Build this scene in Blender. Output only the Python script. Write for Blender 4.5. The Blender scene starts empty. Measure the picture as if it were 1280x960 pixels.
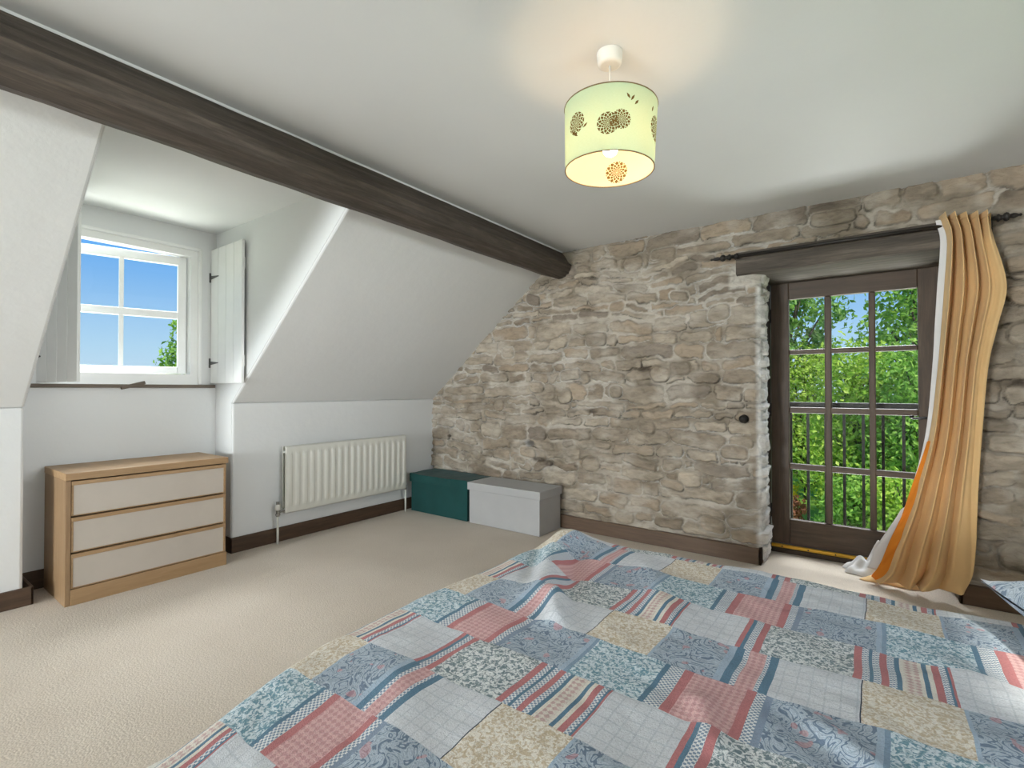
import bpy, bmesh, math, random
import numpy as np
from mathutils import Vector, Matrix

random.seed(7)
COL = bpy.context.scene.collection
PI = math.pi

# ------------------------------------------------------------------ helpers
def lin(c):
    return tuple((v / 12.92 if v <= 0.04045 else ((v + 0.055) / 1.055) ** 2.4) for v in [x / 255 for x in c]) + (1.0,)

class MB:
    def __init__(self):
        self.v, self.f = [], []
    def add(self, vs, fs):
        n = len(self.v)
        self.v += [tuple(p) for p in vs]
        self.f += [tuple(i + n for i in f) for f in fs]
        return self
    def box(self, x0, y0, z0, x1, y1, z1, M=None):
        x0, x1 = min(x0, x1), max(x0, x1); y0, y1 = min(y0, y1), max(y0, y1); z0, z1 = min(z0, z1), max(z0, z1)
        vs = [(x0, y0, z0), (x1, y0, z0), (x1, y1, z0), (x0, y1, z0), (x0, y0, z1), (x1, y0, z1), (x1, y1, z1), (x0, y1, z1)]
        if M is not None:
            vs = [tuple(M @ Vector(p)) for p in vs]
        return self.add(vs, [(3, 2, 1, 0), (4, 5, 6, 7), (0, 1, 5, 4), (1, 2, 6, 5), (2, 3, 7, 6), (3, 0, 4, 7)])
    def prism(self, prof, axis, a, b):
        """polygon prof (2D, in the two other axes, in order) extruded along axis from a to b"""
        def P(p, t):
            if axis == 'x': return (t, p[0], p[1])
            if axis == 'y': return (p[0], t, p[1])
            return (p[0], p[1], t)
        n = len(prof)
        vs = [P(p, a) for p in prof] + [P(p, b) for p in prof]
        fs = [tuple(range(n)), tuple(range(2 * n - 1, n - 1, -1))]
        fs += [(i, i + n, (i + 1) % n + n, (i + 1) % n) for i in range(n)]
        return self.add(vs, fs)
    def tube(self, pts, r, n=10, cap=True):
        pts = [Vector(p) for p in pts]
        rr = r if isinstance(r, (list, tuple)) else [r] * len(pts)
        vs, fs = [], []
        ref = None
        for i, p in enumerate(pts):
            d = (pts[min(i + 1, len(pts) - 1)] - pts[max(i - 1, 0)]).normalized()
            if ref is None:
                ref = d.orthogonal().normalized()
            ref = (ref - d * ref.dot(d)).normalized()
            b = d.cross(ref)
            for k in range(n):
                a = 2 * PI * k / n
                vs.append(tuple(p + (ref * math.cos(a) + b * math.sin(a)) * rr[i]))
        for i in range(len(pts) - 1):
            for k in range(n):
                k2 = (k + 1) % n
                fs.append((i * n + k, i * n + k2, (i + 1) * n + k2, (i + 1) * n + k))
        if cap:
            fs.append(tuple(range(n - 1, -1, -1)))
            fs.append(tuple((len(pts) - 1) * n + k for k in range(n)))
        return self.add(vs, fs)
    def lathe(self, prof, n=24, M=None):
        """prof list of (r, h) revolved about the local z axis"""
        vs, fs = [], []
        for r, h in prof:
            for k in range(n):
                a = 2 * PI * k / n
                p = Vector((r * math.cos(a), r * math.sin(a), h))
                vs.append(tuple(M @ p) if M is not None else tuple(p))
        for i in range(len(prof) - 1):
            for k in range(n):
                k2 = (k + 1) % n
                fs.append((i * n + k, i * n + k2, (i + 1) * n + k2, (i + 1) * n + k))
        return self.add(vs, fs)
    def grid(self, fn, nu, nv, close_u=False):
        vs = [tuple(fn(i / nu, j / nv)) for j in range(nv + 1) for i in range(nu + 1)]
        w = nu + 1
        fs = [(j * w + i, j * w + i + 1, (j + 1) * w + i + 1, (j + 1) * w + i) for j in range(nv) for i in range(nu)]
        return self.add(vs, fs)

def world_loc(o):
    l = Vector((0, 0, 0))
    while o is not None:
        l = l + o.location
        o = o.parent
    return l

def obj(name, mb, mat, parent=None, bevel=0, segs=2, smooth=False, normals=True, subsurf=0, solid=0):
    off = world_loc(parent) if parent is not None else Vector((0, 0, 0))
    me = bpy.data.meshes.new(name)
    me.from_pydata([(p[0] - off.x, p[1] - off.y, p[2] - off.z) for p in mb.v], [], mb.f)
    if normals:
        bm = bmesh.new(); bm.from_mesh(me)
        bmesh.ops.recalc_face_normals(bm, faces=bm.faces)
        bm.to_mesh(me); bm.free()
    me.materials.append(mat)
    o = bpy.data.objects.new(name, me)
    COL.objects.link(o)
    if parent is not None:
        o.parent = parent
    if smooth:
        me.polygons.foreach_set('use_smooth', [True] * len(me.polygons))
    if solid:
        m = o.modifiers.new('solid', 'SOLIDIFY'); m.thickness = solid; m.offset = 0
    if bevel:
        m = o.modifiers.new('bevel', 'BEVEL'); m.width = bevel; m.segments = segs; m.limit_method = 'ANGLE'; m.angle_limit = 0.6
        m.harden_normals = False
    if subsurf:
        m = o.modifiers.new('sub', 'SUBSURF'); m.levels = subsurf; m.render_levels = subsurf
    me.update()
    return o

def thing(name, label, cat, loc, group=None):
    o = bpy.data.objects.new(name, None); COL.objects.link(o)
    o.location = loc; o.empty_display_size = 0.1
    o['label'] = label; o['category'] = cat
    if group: o['group'] = group
    return o

def tag(o, label, cat, group=None):
    o['label'] = label; o['category'] = cat
    if group: o['group'] = group
    return o

def struct(o):
    o['kind'] = 'structure'
    return o

# value noise in numpy
def vnoise(x, y, seed=0):
    x = np.asarray(x, float); y = np.asarray(y, float)
    xi = np.floor(x).astype(np.int64); yi = np.floor(y).astype(np.int64)
    fx = x - xi; fy = y - yi
    fx = fx * fx * (3 - 2 * fx); fy = fy * fy * (3 - 2 * fy)
    def h(a, b):
        n = (a * 374761393 + b * 668265263 + seed * 974711) & 0x7fffffff
        n = ((n ^ (n >> 13)) * 1274126177) & 0x7fffffff
        n = (n ^ (n >> 16)) & 0xffff
        return n / 65535.0
    return (h(xi, yi) * (1 - fx) * (1 - fy) + h(xi + 1, yi) * fx * (1 - fy) + h(xi, yi + 1) * (1 - fx) * fy + h(xi + 1, yi + 1) * fx * fy)

def fbm(x, y, seed=0, oct=3):
    s = 0; a = 0.5; t = 0
    for k in range(oct):
        s = s + a * vnoise(x * 2 ** k, y * 2 ** k, seed + k * 17); t += a; a *= 0.5
    return s / t

# ------------------------------------------------------------------ node helper
class NT:
    def __init__(self, name):
        self.mat = bpy.data.materials.new(name)
        self.mat.use_nodes = True
        self.t = self.mat.node_tree
        self.t.nodes.clear()
        self.out = self.t.nodes.new('ShaderNodeOutputMaterial')
        self.bsdf = None
    def n(self, typ, **kw):
        nd = self.t.nodes.new(typ)
        for k, v in kw.items():
            setattr(nd, k, v)
        return nd
    def link(self, a, b):
        self.t.links.new(a, b)
    def put(self, sock, v):
        if v is None: return
        if hasattr(v, 'links') or isinstance(v, bpy.types.NodeSocket):
            self.link(v, sock)
        else:
            sock.default_value = v
    def m(self, op, a, b=None, c=None, clamp=False):
        nd = self.n('ShaderNodeMath', operation=op); nd.use_clamp = clamp
        self.put(nd.inputs[0], a); self.put(nd.inputs[1], b); self.put(nd.inputs[2], c)
        return nd.outputs[0]
    def mix(self, f, a, b, blend='MIX'):
        nd = self.n('ShaderNodeMix', data_type='RGBA', blend_type=blend)
        self.put(nd.inputs[0], f); self.put(nd.inputs[6], a); self.put(nd.inputs[7], b)
        return nd.outputs[2]
    def ramp(self, f, stops, interp='LINEAR'):
        nd = self.n('ShaderNodeValToRGB')
        cr = nd.color_ramp; cr.interpolation = interp
        while len(cr.elements) < len(stops): cr.elements.new(0.5)
        for e, (p, c) in zip(cr.elements, stops): e.position = p
        for e, (p, c) in zip(cr.elements, stops): e.color = c
        self.put(nd.inputs[0], f)
        return nd.outputs[0]
    def coord(self, kind='Object'):
        return self.n('ShaderNodeTexCoord').outputs[kind]
    def mapping(self, vec, scale=(1, 1, 1), rot=(0, 0, 0)):
        nd = self.n('ShaderNodeMapping')
        self.link(vec, nd.inputs[0]); nd.inputs['Scale'].default_value = scale; nd.inputs['Rotation'].default_value = rot
        return nd.outputs[0]
    def noise(self, vec, scale, detail=3, rough=0.55, dist=0, out='Fac'):
        nd = self.n('ShaderNodeTexNoise')
        if vec is not None: self.link(vec, nd.inputs['Vector'])
        nd.inputs['Scale'].default_value = scale; nd.inputs['Detail'].default_value = detail
        nd.inputs['Roughness'].default_value = rough; nd.inputs['Distortion'].default_value = dist
        return nd.outputs[out]
    def bump(self, h, strength=0.3, dist=0.01, normal=None):
        nd = self.n('ShaderNodeBump')
        self.link(h, nd.inputs['Height']); nd.inputs['Strength'].default_value = strength; nd.inputs['Distance'].default_value = dist
        if normal is not None: self.link(normal, nd.inputs['Normal'])
        return nd.outputs[0]
    def pbr(self, color, rough=0.6, normal=None, metal=0, spec=0.5, sheen=0, emis=None, emis_s=0, coat=0):
        nd = self.n('ShaderNodeBsdfPrincipled')
        self.put(nd.inputs['Base Color'], color); self.put(nd.inputs['Roughness'], rough)
        nd.inputs['Metallic'].default_value = metal
        nd.inputs['Specular IOR Level'].default_value = spec
        if sheen: nd.inputs['Sheen Weight'].default_value = sheen
        if coat: nd.inputs['Coat Weight'].default_value = coat
        if normal is not None: self.link(normal, nd.inputs['Normal'])
        if emis is not None:
            self.put(nd.inputs['Emission Color'], emis); nd.inputs['Emission Strength'].default_value = emis_s
        self.bsdf = nd
        self.link(nd.outputs[0], self.out.inputs[0])
        return self.mat

def plain(name, rgb, rough=0.5, metal=0, spec=0.5, var=0.06, scale=8, bump=0.0, bscale=60, sheen=0):
    t = NT(name)
    co = t.coord()
    nz = t.noise(co, scale, 4)
    c = lin(rgb)
    lo = tuple(x * (1 - var) for x in c[:3]) + (1,); hi = tuple(min(1, x * (1 + var)) for x in c[:3]) + (1,)
    col = t.ramp(nz, [(0.3, lo), (0.7, hi)])
    nrm = None
    if bump:
        nrm = t.bump(t.noise(co, bscale, 4), bump, 0.005)
    return t.pbr(col, rough, nrm, metal, spec, sheen)

def wood(name, dark, light, axis='x', scale=1.0, rough=0.6, bump=0.25, stretch=14, knots=True):
    t = NT(name)
    co = t.coord()
    s = {'x': (1, stretch, stretch), 'y': (stretch, 1, stretch), 'z': (stretch, stretch, 1)}[axis]
    v = t.mapping(co, tuple(k * scale for k in s))
    g1 = t.noise(v, 2.2, 6, 0.65, 0.6)
    g2 = t.noise(v, 9, 4, 0.7, 0.2)
    g = t.m('ADD', t.m('MULTIPLY', g1, 0.7), t.m('MULTIPLY', g2, 0.3))
    col = t.ramp(g, [(0.32, lin(dark)), (0.52, lin([(a + b) / 2 for a, b in zip(dark, light)])), (0.7, lin(light))])
    nrm = t.bump(g, bump, 0.006)
    return t.pbr(col, rough, nrm, spec=0.35)

# ------------------------------------------------------------------ materials
M = {}
def mk_plaster(name, rgb, bump=0.12):
    t = NT(name)
    co = t.coord()
    nz = t.noise(co, 1.3, 3)
    c = lin(rgb)
    col = t.ramp(nz, [(0.3, tuple(x * 0.97 for x in c[:3]) + (1,)), (0.7, c)])
    h = t.m('ADD', t.m('MULTIPLY', t.noise(co, 7, 3), 1.0), t.m('MULTIPLY', t.noise(co, 90, 2), 0.12))
    return t.pbr(col, 0.9, t.bump(h, bump, 0.03), spec=0.2)
M['plaster'] = mk_plaster('plaster_white', (222, 223, 223))
M['ceiling'] = mk_plaster('ceiling_white', (221, 222, 222), 0.06)
M['white_paint'] = plain('white_gloss_paint', (232, 232, 230), 0.35, var=0.02)
M['radiator'] = plain('radiator_enamel', (219, 218, 210), 0.4, var=0.01)
M['chrome'] = plain('chrome', (170, 170, 168), 0.18, metal=1, var=0.03)
M['plastic'] = plain('white_plastic', (226, 222, 214), 0.4, var=0.01)
M['black_metal'] = plain('black_iron', (38, 34, 31), 0.5, metal=0.3, var=0.2, bump=0.2)
M['grey_metal'] = plain('grey_iron', (92, 92, 92), 0.45, metal=0.5, var=0.1)
M['beam'] = wood('old_beam_wood', (56, 49, 44), (106, 96, 87), 'y', 1.0, 0.75, 0.6)
M['lintel'] = wood('lintel_wood', (56, 50, 45), (118, 108, 98), 'x', 1.0, 0.8, 0.7)
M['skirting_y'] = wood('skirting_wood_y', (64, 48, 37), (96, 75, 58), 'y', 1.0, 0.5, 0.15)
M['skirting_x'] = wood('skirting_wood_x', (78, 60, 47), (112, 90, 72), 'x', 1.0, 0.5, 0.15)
M['door_wood'] = wood('door_wood', (70, 57, 47), (104, 87, 73), 'z', 1.0, 0.5, 0.2)
M['door_wood_h'] = wood('door_wood_rails', (70, 57, 47), (104, 87, 73), 'x', 1.0, 0.5, 0.2)
M['frame_wood'] = wood('door_frame_wood', (52, 40, 32), (78, 62, 50), 'z', 1.0, 0.5, 0.2)
M['oak'] = wood('oak_veneer', (150, 119, 85), (176, 145, 109), 'y', 1.4, 0.45, 0.05)
M['oak_side'] = wood('oak_veneer_side', (132, 105, 77), (156, 128, 97), 'z', 1.4, 0.45, 0.05)
M['panel'] = plain('beige_drawer_panel', (187, 177, 166), 0.45, var=0.03)
M['dark_gap'] = plain('dark_gap', (40, 28, 20), 0.8)
M['brass'] = plain('yellow_brass', (224, 172, 52), 0.4, metal=0.25, var=0.12, scale=20)
M['sill_wood'] = wood('sill_wood', (84, 74, 64), (124, 112, 99), 'y', 1.0, 0.6, 0.2)

def mk_glass():
    t = NT('window_glass')
    tr = t.n('ShaderNodeBsdfTransparent'); tr.inputs[0].default_value = (0.97, 0.985, 0.975, 1)
    gl = t.n('ShaderNodeBsdfGlossy'); gl.inputs['Roughness'].default_value = 0.02
    fr = t.n('ShaderNodeFresnel'); fr.inputs[0].default_value = 1.35
    mx = t.n('ShaderNodeMixShader')
    ge = t.n('ShaderNodeNewGeometry')
    t.link(t.m('MULTIPLY', fr.outputs[0], t.m('SUBTRACT', 1.0, ge.outputs['Backfacing'])), mx.inputs[0]); t.link(tr.outputs[0], mx.inputs[1]); t.link(gl.outputs[0], mx.inputs[2])
    t.link(mx.outputs[0], t.out.inputs[0])
    return t.mat
M['glass'] = mk_glass()

def mk_carpet():
    t = NT('carpet_loop')
    co = t.coord()
    vo = t.n('ShaderNodeTexVoronoi'); t.link(t.mapping(co, (1, 0.7, 1)), vo.inputs['Vector']); vo.inputs['Scale'].default_value = 190
    nz = t.noise(co, 2.2, 3)
    fine = t.noise(co, 160, 2)
    base = t.ramp(nz, [(0.3, lin((200, 187, 172))), (0.7, lin((208, 196, 182)))])
    fl = t.ramp(fine, [(0.3, (0.72, 0.71, 0.70, 1)), (0.55, (1, 1, 1, 1)), (0.75, (1.12, 1.12, 1.12, 1))])
    col = t.mix(0.8, base, fl, 'MULTIPLY')
    h = t.m('SUBTRACT', 1.0, vo.outputs['Distance'])
    return t.pbr(col, 0.95, t.bump(h, 0.4, 0.003), spec=0.1, sheen=0.15)
M['carpet'] = mk_carpet()

def fabric(name, rgb, rough=0.85, scale=500, bump=0.25, var=0.08, sheen=0.2, wrinkle=0.0, transl=0.0):
    t = NT(name)
    co = t.coord()
    c = lin(rgb)
    nz = t.noise(co, 5, 4)
    col = t.ramp(nz, [(0.3, tuple(x * (1 - var) for x in c[:3]) + (1,)), (0.7, tuple(min(1, x * (1 + var)) for x in c[:3]) + (1,))])
    h = t.noise(co, scale, 2)
    if wrinkle:
        h = t.m('ADD', t.m('MULTIPLY', h, 0.15), t.m('MULTIPLY', t.noise(t.mapping(co, (1, 1, 0.5)), 14, 4, 0.6, 0.6), wrinkle))
    t.pbr(col, rough, t.bump(h, bump, 0.01), spec=0.2, sheen=sheen)
    if transl:
        tl = t.n('ShaderNodeBsdfTranslucent'); t.link(col, tl.inputs[0])
        mx = t.n('ShaderNodeMixShader'); mx.inputs[0].default_value = transl
        t.link(t.bsdf.outputs[0], mx.inputs[1]); t.link(tl.outputs[0], mx.inputs[2]); t.link(mx.outputs[0], t.out.inputs[0])
    return t.mat
M['green_fabric'] = fabric('dark_green_velvet', (22, 66, 64), 0.8, 300, 0.2, 0.15, 0.1, 0.5)
M['grey_fabric'] = fabric('light_grey_fabric', (168, 167, 167), 0.85, 500, 0.15, 0.04, 0.1)
M['curtain'] = fabric('mustard_curtain', (230, 194, 140), 0.75, 400, 0.12, 0.05, 0.2, 0.0, 0.2)
M['curtain_backlit'] = fabric('curtain_backlit_edge', (232, 146, 48), 0.75, 400, 0.12, 0.06, 0.1, 0.0, 0.3)  # orange stands in for backlight on the curtain edge
M['lining'] = fabric('white_lining', (228, 226, 226), 0.85, 400, 0.12, 0.03, 0.1, 0.3, 0.15)
M['mattress'] = fabric('mattress_ticking', (220, 218, 210), 0.9, 200, 0.2)
M['bed_base'] = fabric('bed_base_grey', (140, 138, 136), 0.9, 300, 0.2)

# ---- stone wall material: stone colours come with the mesh, grain is procedural
def mk_stone():
    t = NT('rubble_stone')
    at = t.n('ShaderNodeAttribute'); at.attribute_name = 'stone'
    co = t.coord()
    n1 = t.noise(t.mapping(co, (1, 1, 2.2)), 13, 6, 0.65, 0.5)
    n2 = t.noise(co, 70, 3, 0.6)
    k = t.ramp(n1, [(0.3, (0.72, 0.71, 0.70, 1)), (0.5, (1, 1, 1, 1)), (0.72, (1.16, 1.15, 1.14, 1))])
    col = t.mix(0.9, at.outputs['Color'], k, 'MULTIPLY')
    h = t.m('ADD', t.m('MULTIPLY', n1, 0.8), t.m('MULTIPLY', n2, 0.25))
    return t.pbr(col, 0.92, t.bump(h, 0.75, 0.022), spec=0.2)
M['stone'] = mk_stone()

# ---- patchwork quilt: three rows of patches repeating, drawn from the cloth's own UV (metres)
def mk_quilt(name='patchwork_cotton', ox=0.0, oy=0.0, sc=1.0):
    t = NT(name)
    uv = t.coord('UV')
    sep = t.n('ShaderNodeSeparateXYZ'); t.link(uv, sep.inputs[0])
    U0, V0 = sep.outputs[0], sep.outputs[1]
    wob = t.noise(uv, 6, 2)
    U = t.m('ADD', t.m('MULTIPLY', t.m('ADD', U0, ox), sc), t.m('MULTIPLY', t.m('SUBTRACT', wob, 0.5), 0.012))
    V = t.m('ADD', t.m('MULTIPLY', t.m('ADD', V0, oy), sc), t.m('MULTIPLY', t.m('SUBTRACT', t.noise(uv, 5, 2, 0.5, 0.3), 0.5), 0.012))
    L, HV = 0.594, 0.545
    def fr(a, o, p): return t.m('FRACT', t.m('DIVIDE', t.m('SUBTRACT', a, o), p))
    row = t.m('FRACT', t.m('DIVIDE', t.m('SUBTRACT', -2.415, V), HV))
    P, Pd = (218, 180, 180), (182, 128, 131)
    B, Bd = (198, 210, 221), (108, 126, 148)
    T, Td = (216, 227, 233), (108, 148, 166)
    W, Wd = (226, 229, 230), (112, 130, 138)
    Y, Yd = (230, 224, 214), (198, 181, 155)
    G, Gd = (212, 215, 221), (190, 196, 204)
    RED, BLU, LBL, CRM, NAV = (186, 120, 122), (92, 126, 150), (166, 184, 202), (226, 220, 210), (40, 56, 76)
    DSH = (224, 226, 228); DSHd = (126, 146, 168)
    # stop: (position, base, second, kind)   kind 0 plain 1 floral 2 lattice 3 dash 4 fine grid 5 paisley
    rowA = [(0, Y, Yd, 1), (.28, LBL, LBL, 0), (.292, B, Bd, 5), (.535, LBL, LBL, 0), (.56, BLU, BLU, 0), (.592, DSH, DSHd, 3), (.612, P, Pd, 2), (.672, DSH, DSHd, 3), (.69, BLU, BLU, 0), (.722, G, Gd, 4), (.994, NAV, NAV, 0)]
    rowB = [(0, RED, RED, 0), (.035, P, Pd, 2), (.22, RED, RED, 0), (.252, DSH, DSHd, 3), (.282, (134, 150, 172), (134, 150, 172), 0), (.305, B, Bd, 5), (.60, LBL, LBL, 0), (.62, (132, 156, 180), LBL, 0), (.635, T, Td, 1), (.925, BLU, BLU, 0), (.942, DSH, DSHd, 3)]
    rowC = [(0, RED, RED, 0), (.024, DSH, DSHd, 3), (.05, BLU, BLU, 0), (.06, DSH, DSHd, 3), (.083, RED, RED, 0), (.106, DSH, DSHd, 3), (.132, BLU, BLU, 0), (.147, CRM, CRM, 0), (.157, CRM, Pd, 2), (.207, CRM, CRM, 0), (.216, BLU, BLU, 0), (.231, CRM, CRM, 0), (.25, RED, RED, 0), (.272, DSH, DSHd, 3), (.292, BLU, BLU, 0), (.3, RED, RED, 0), (.308, G, Gd, 4), (.58, RED, RED, 0), (.6, BLU, BLU, 0), (.617, DSH, DSHd, 3), (.648, RED, RED, 0), (.675, W, Wd, 1)]
    KR = {0: (0, 0, 0, 1), 1: (1, 0, 0, 1), 2: (0, 1, 0, 1), 3: (0, 0, 1, 1), 4: (0, 0, 0, 1), 5: (0, 0, 0, 1)}
    K2 = {0: (0, 0, 0, 1), 1: (0, 0, 0, 1), 2: (0, 0, 0, 1), 3: (0, 0, 0, 1), 4: (1, 0, 0, 1), 5: (0, 1, 0, 1)}
    rows = []
    for st, o in ((rowA, 3.20), (rowB, 3.46), (rowC, 3.18)):
        f = fr(U, o, L)
        rows.append((t.ramp(f, [(p, lin(a)) for p, a, b, k in st], 'CONSTANT'), t.ramp(f, [(p, lin(b)) for p, a, b, k in st], 'CONSTANT'),
                     t.ramp(f, [(p, KR[k]) for p, a, b, k in st], 'CONSTANT'), t.ramp(f, [(p, K2[k]) for p, a, b, k in st], 'CONSTANT')))
    isB = t.m('MULTIPLY', t.m('GREATER_THAN', row, 0.3333), t.m('LESS_THAN', row, 0.6667))
    isC = t.m('GREATER_THAN', row, 0.6667)
    def pick(i): return t.mix(isC, t.mix(isB, rows[0][i], rows[1][i]), rows[2][i])
    base, sec, kA, kB = pick(0), pick(1), pick(2), pick(3)
    sa = t.n('ShaderNodeSeparateColor'); t.link(kA, sa.inputs[0])
    sb = t.n('ShaderNodeSeparateColor'); t.link(kB, sb.inputs[0])
    # patterns
    fl = t.ramp(t.noise(uv, 105, 4, 0.6, 1.0), [(0.45, (0, 0, 0, 1)), (0.56, (1, 1, 1, 1))])
    pn = t.noise(uv, 17, 2, 0.5, 1.6)
    pz = t.m('ABSOLUTE', t.m('SUBTRACT', t.m('FRACT', t.m('MULTIPLY', pn, 8)), 0.5))
    pa = t.ramp(pz, [(0.12, (1, 1, 1, 1)), (0.22, (0.12, 0.12, 0.12, 1)), (0.36, (0.6, 0.6, 0.6, 1)), (0.46, (0.25, 0.25, 0.25, 1))])
    def s(a, per): return t.m('SINE', t.m('MULTIPLY', a, 2 * PI / per))
    lat0 = t.m('MULTIPLY', s(t.m('ADD', U, V), 0.03), s(t.m('SUBTRACT', U, V), 0.03))
    lat = t.ramp(t.m('ADD', lat0, t.m('MULTIPLY', t.noise(uv, 150, 2), 0.9)), [(0.30, (0.1, 0.1, 0.1, 1)), (0.7, (0.62, 0.62, 0.62, 1))])
    dsh = t.m('GREATER_THAN', t.m('MULTIPLY', s(V, 0.0105), s(U, 0.011)), 0.05)
    gr = t.m('MULTIPLY', t.m('MAXIMUM', t.m('GREATER_THAN', s(U, 0.028), 0.93), t.m('GREATER_THAN', s(V, 0.03), 0.9)), 0.7)
    def rgb2f(c):
        nd = t.n('ShaderNodeRGBToBW'); t.link(c, nd.inputs[0]); return nd.outputs[0]
    f = t.m('MULTIPLY', rgb2f(fl), sa.outputs[0])
    f = t.m('ADD', f, t.m('MULTIPLY', rgb2f(lat), sa.outputs[1]))
    f = t.m('ADD', f, t.m('MULTIPLY', dsh, sa.outputs[2]))
    f = t.m('ADD', f, t.m('MULTIPLY', gr, sb.outputs[0]))
    f = t.m('ADD', f, t.m('MULTIPLY', rgb2f(pa), sb.outputs[1]), clamp=True)
    col = t.mix(f, base, sec)
    # pink specks in the paisley patches
    sp = t.m('MULTIPLY', t.m('GREATER_THAN', t.noise(uv, 22, 1), 0.66), t.m('MULTIPLY', sb.outputs[1], 0.5))
    col = t.mix(sp, col, lin((206, 138, 140)))
    # fine print over every patch
    fp = t.ramp(t.noise(uv, 210, 3, 0.6), [(0.3, (0.80, 0.80, 0.81, 1)), (0.5, (1, 1, 1, 1)), (0.72, (1.13, 1.13, 1.13, 1))])
    col = t.mix(0.85, col, fp, 'MULTIPLY')
    h = t.m('ADD', t.noise(uv, 400, 2), t.m('MULTIPLY', t.noise(uv, 22, 4, 0.6, 0.5), 2.2))
    return t.pbr(col, 0.85, t.bump(h, 0.34, 0.009), spec=0.2, sheen=0.12)
M['quilt'] = mk_quilt()

# ------------------------------------------------------------------ room shell
H = 2.405
K = 1.1            # height of the knee wall
SL = 0.826         # pitch of the sloping ceiling
YB, XR = -9.6, 4.85
DY0, DY1 = -3.155, -2.045     # the dormer recess
DX = -0.27
SX = 1.48

struct(obj('floor', MB().box(-0.6, YB - 0.2, -0.12, XR + 0.2, 0.55, 0.0), M['carpet']))
# ceiling slab
struct(obj('ceiling', MB().box(1.2, YB - 0.2, H, XR + 0.2, 0.5, H + 0.15), M['ceiling']))

# wall_left: knee wall, both sloping panels and the dormer recess, one plaster shell
wl = MB()
TH = 0.14
for a, b in ((YB, DY0), (DY1, 0.05)):
    wl.box(-TH, a, -0.05, 0, b, K)
    z1 = K + SL * SX
    wl.prism([(0, K), (SX, z1), (SX, z1 + 0.3), (-TH, K + 0.18), (-TH, K)], 'y', a, b)
struct(obj('wall_left', wl, M['plaster'], bevel=0.012, segs=2))
dm = MB()
DZ = 2.392
WY0, WY1, WZ0, WZ1 = -3.05, -2.16, 1.236, 2.247
for a, b, c, d in ((DY0, DY1, -0.05, WZ0), (DY0, DY1, WZ1, DZ + 0.1), ):
    dm.box(DX - 0.16, a - 0.1, c, DX, b + 0.1, d)
dm.box(DX - 0.16, DY0 - 0.1, WZ0, DX, WY0, WZ1)
dm.box(DX - 0.16, WY1, WZ0, DX, DY1 + 0.1, WZ1)
dm.box(DX - 0.1, DY0 - 0.09, -0.04, -TH, DY0 + 0.003, DZ + 0.09)      # cheeks behind the knee wall
dm.box(DX - 0.1, DY1 - 0.003, -0.04, -TH, DY1 + 0.09, DZ + 0.09)
zt = K + SL * SX
for a, b in ((DY0 - 0.1, DY0 + 0.003), (DY1 - 0.003, DY1 + 0.1)):             # cheeks above the slope
    dm.prism([(-TH, -0.05), (-0.014, -0.05), (-0.014, K + 0.004), (SX, zt + 0.016), (SX, DZ + 0.1), (-TH, DZ + 0.1)], 'y', a, b)
struct(obj('wall_dormer', dm, M['plaster']))
struct(obj('ceiling_dormer', MB().box(DX - 0.16, DY0 - 0.1, DZ, 1.6, DY1 + 0.1, DZ + 0.12), M['ceiling']))

# back wall and right wall, out of view, their windows added to let in fill light
BW = (0.15, 1.95, 0.35, 2.2)
RW = (-9.3, -6.9, 0.35, 2.2)
wb = MB()
wb.box(-TH, YB - 0.15, -0.05, BW[0], YB, H + 0.1); wb.box(BW[1], YB - 0.15, -0.05, XR + 0.15, YB, H + 0.1)
wb.box(BW[0], YB - 0.15, -0.05, BW[1], YB, BW[2]); wb.box(BW[0], YB - 0.15, BW[3], BW[1], YB, H + 0.1)
struct(obj('wall_back', wb, M['plaster']))
wr = MB()
BH = (-3.1, -1.3, 1.2, 2.1)  # added opening above the bed for fill light
wr.box(XR, YB - 0.2, -0.05, XR + 0.15, RW[0], H + 0.1); wr.box(XR, RW[1], -0.05, XR + 0.15, BH[0], H + 0.1); wr.box(XR, BH[1], -0.05, XR + 0.15, 0.5, H + 0.1)
wr.box(XR, BH[0], -0.05, XR + 0.15, BH[1], BH[2]); wr.box(XR, BH[0], BH[3], XR + 0.15, BH[1], H + 0.1)
wr.box(XR, RW[0], -0.05, XR + 0.15, RW[1], RW[2]); wr.box(XR, RW[0], RW[3], XR + 0.15, RW[1], H + 0.1)
struct(obj('wall_right', wr, M['plaster']))
def fill_window(name, a0, a1, z0, z1, swap):
    w3 = bpy.data.objects.new(name, None); COL.objects.link(w3); struct(w3)
    w3.location = ((a0 + a1) / 2, YB - 0.07, z0) if not swap else (XR + 0.07, (a0 + a1) / 2, z0)
    def bx(p0, p1, d0, d1, c0, c1):
        return MB().box(p0, YB - d0, c0, p1, YB - d1, c1) if not swap else MB().box(XR + d0, p0, c0, XR + d1, p1, c1)
    n = 0.06
    for p in (a0, (a0 + a1 - n) / 2, a1 - n):
        obj('window_stile', bx(p, p + n, 0.1, 0.04, z0 + n, z1 - n), M['white_paint'], w3)
    for z in (z0, z1 - n):
        obj('window_rail', bx(a0, a1, 0.1, 0.04, z, z + n), M['white_paint'], w3)
    obj('glass_pane', bx(a0 + .02, a1 - .02, 0.072, 0.068, z0 + .02, z1 - .02), M['glass'], w3)
fill_window('fill_window_2', *BW, False)
fill_window('fill_window_3', *RW, True)
fill_window('fill_window_4', *BH, True)

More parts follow.
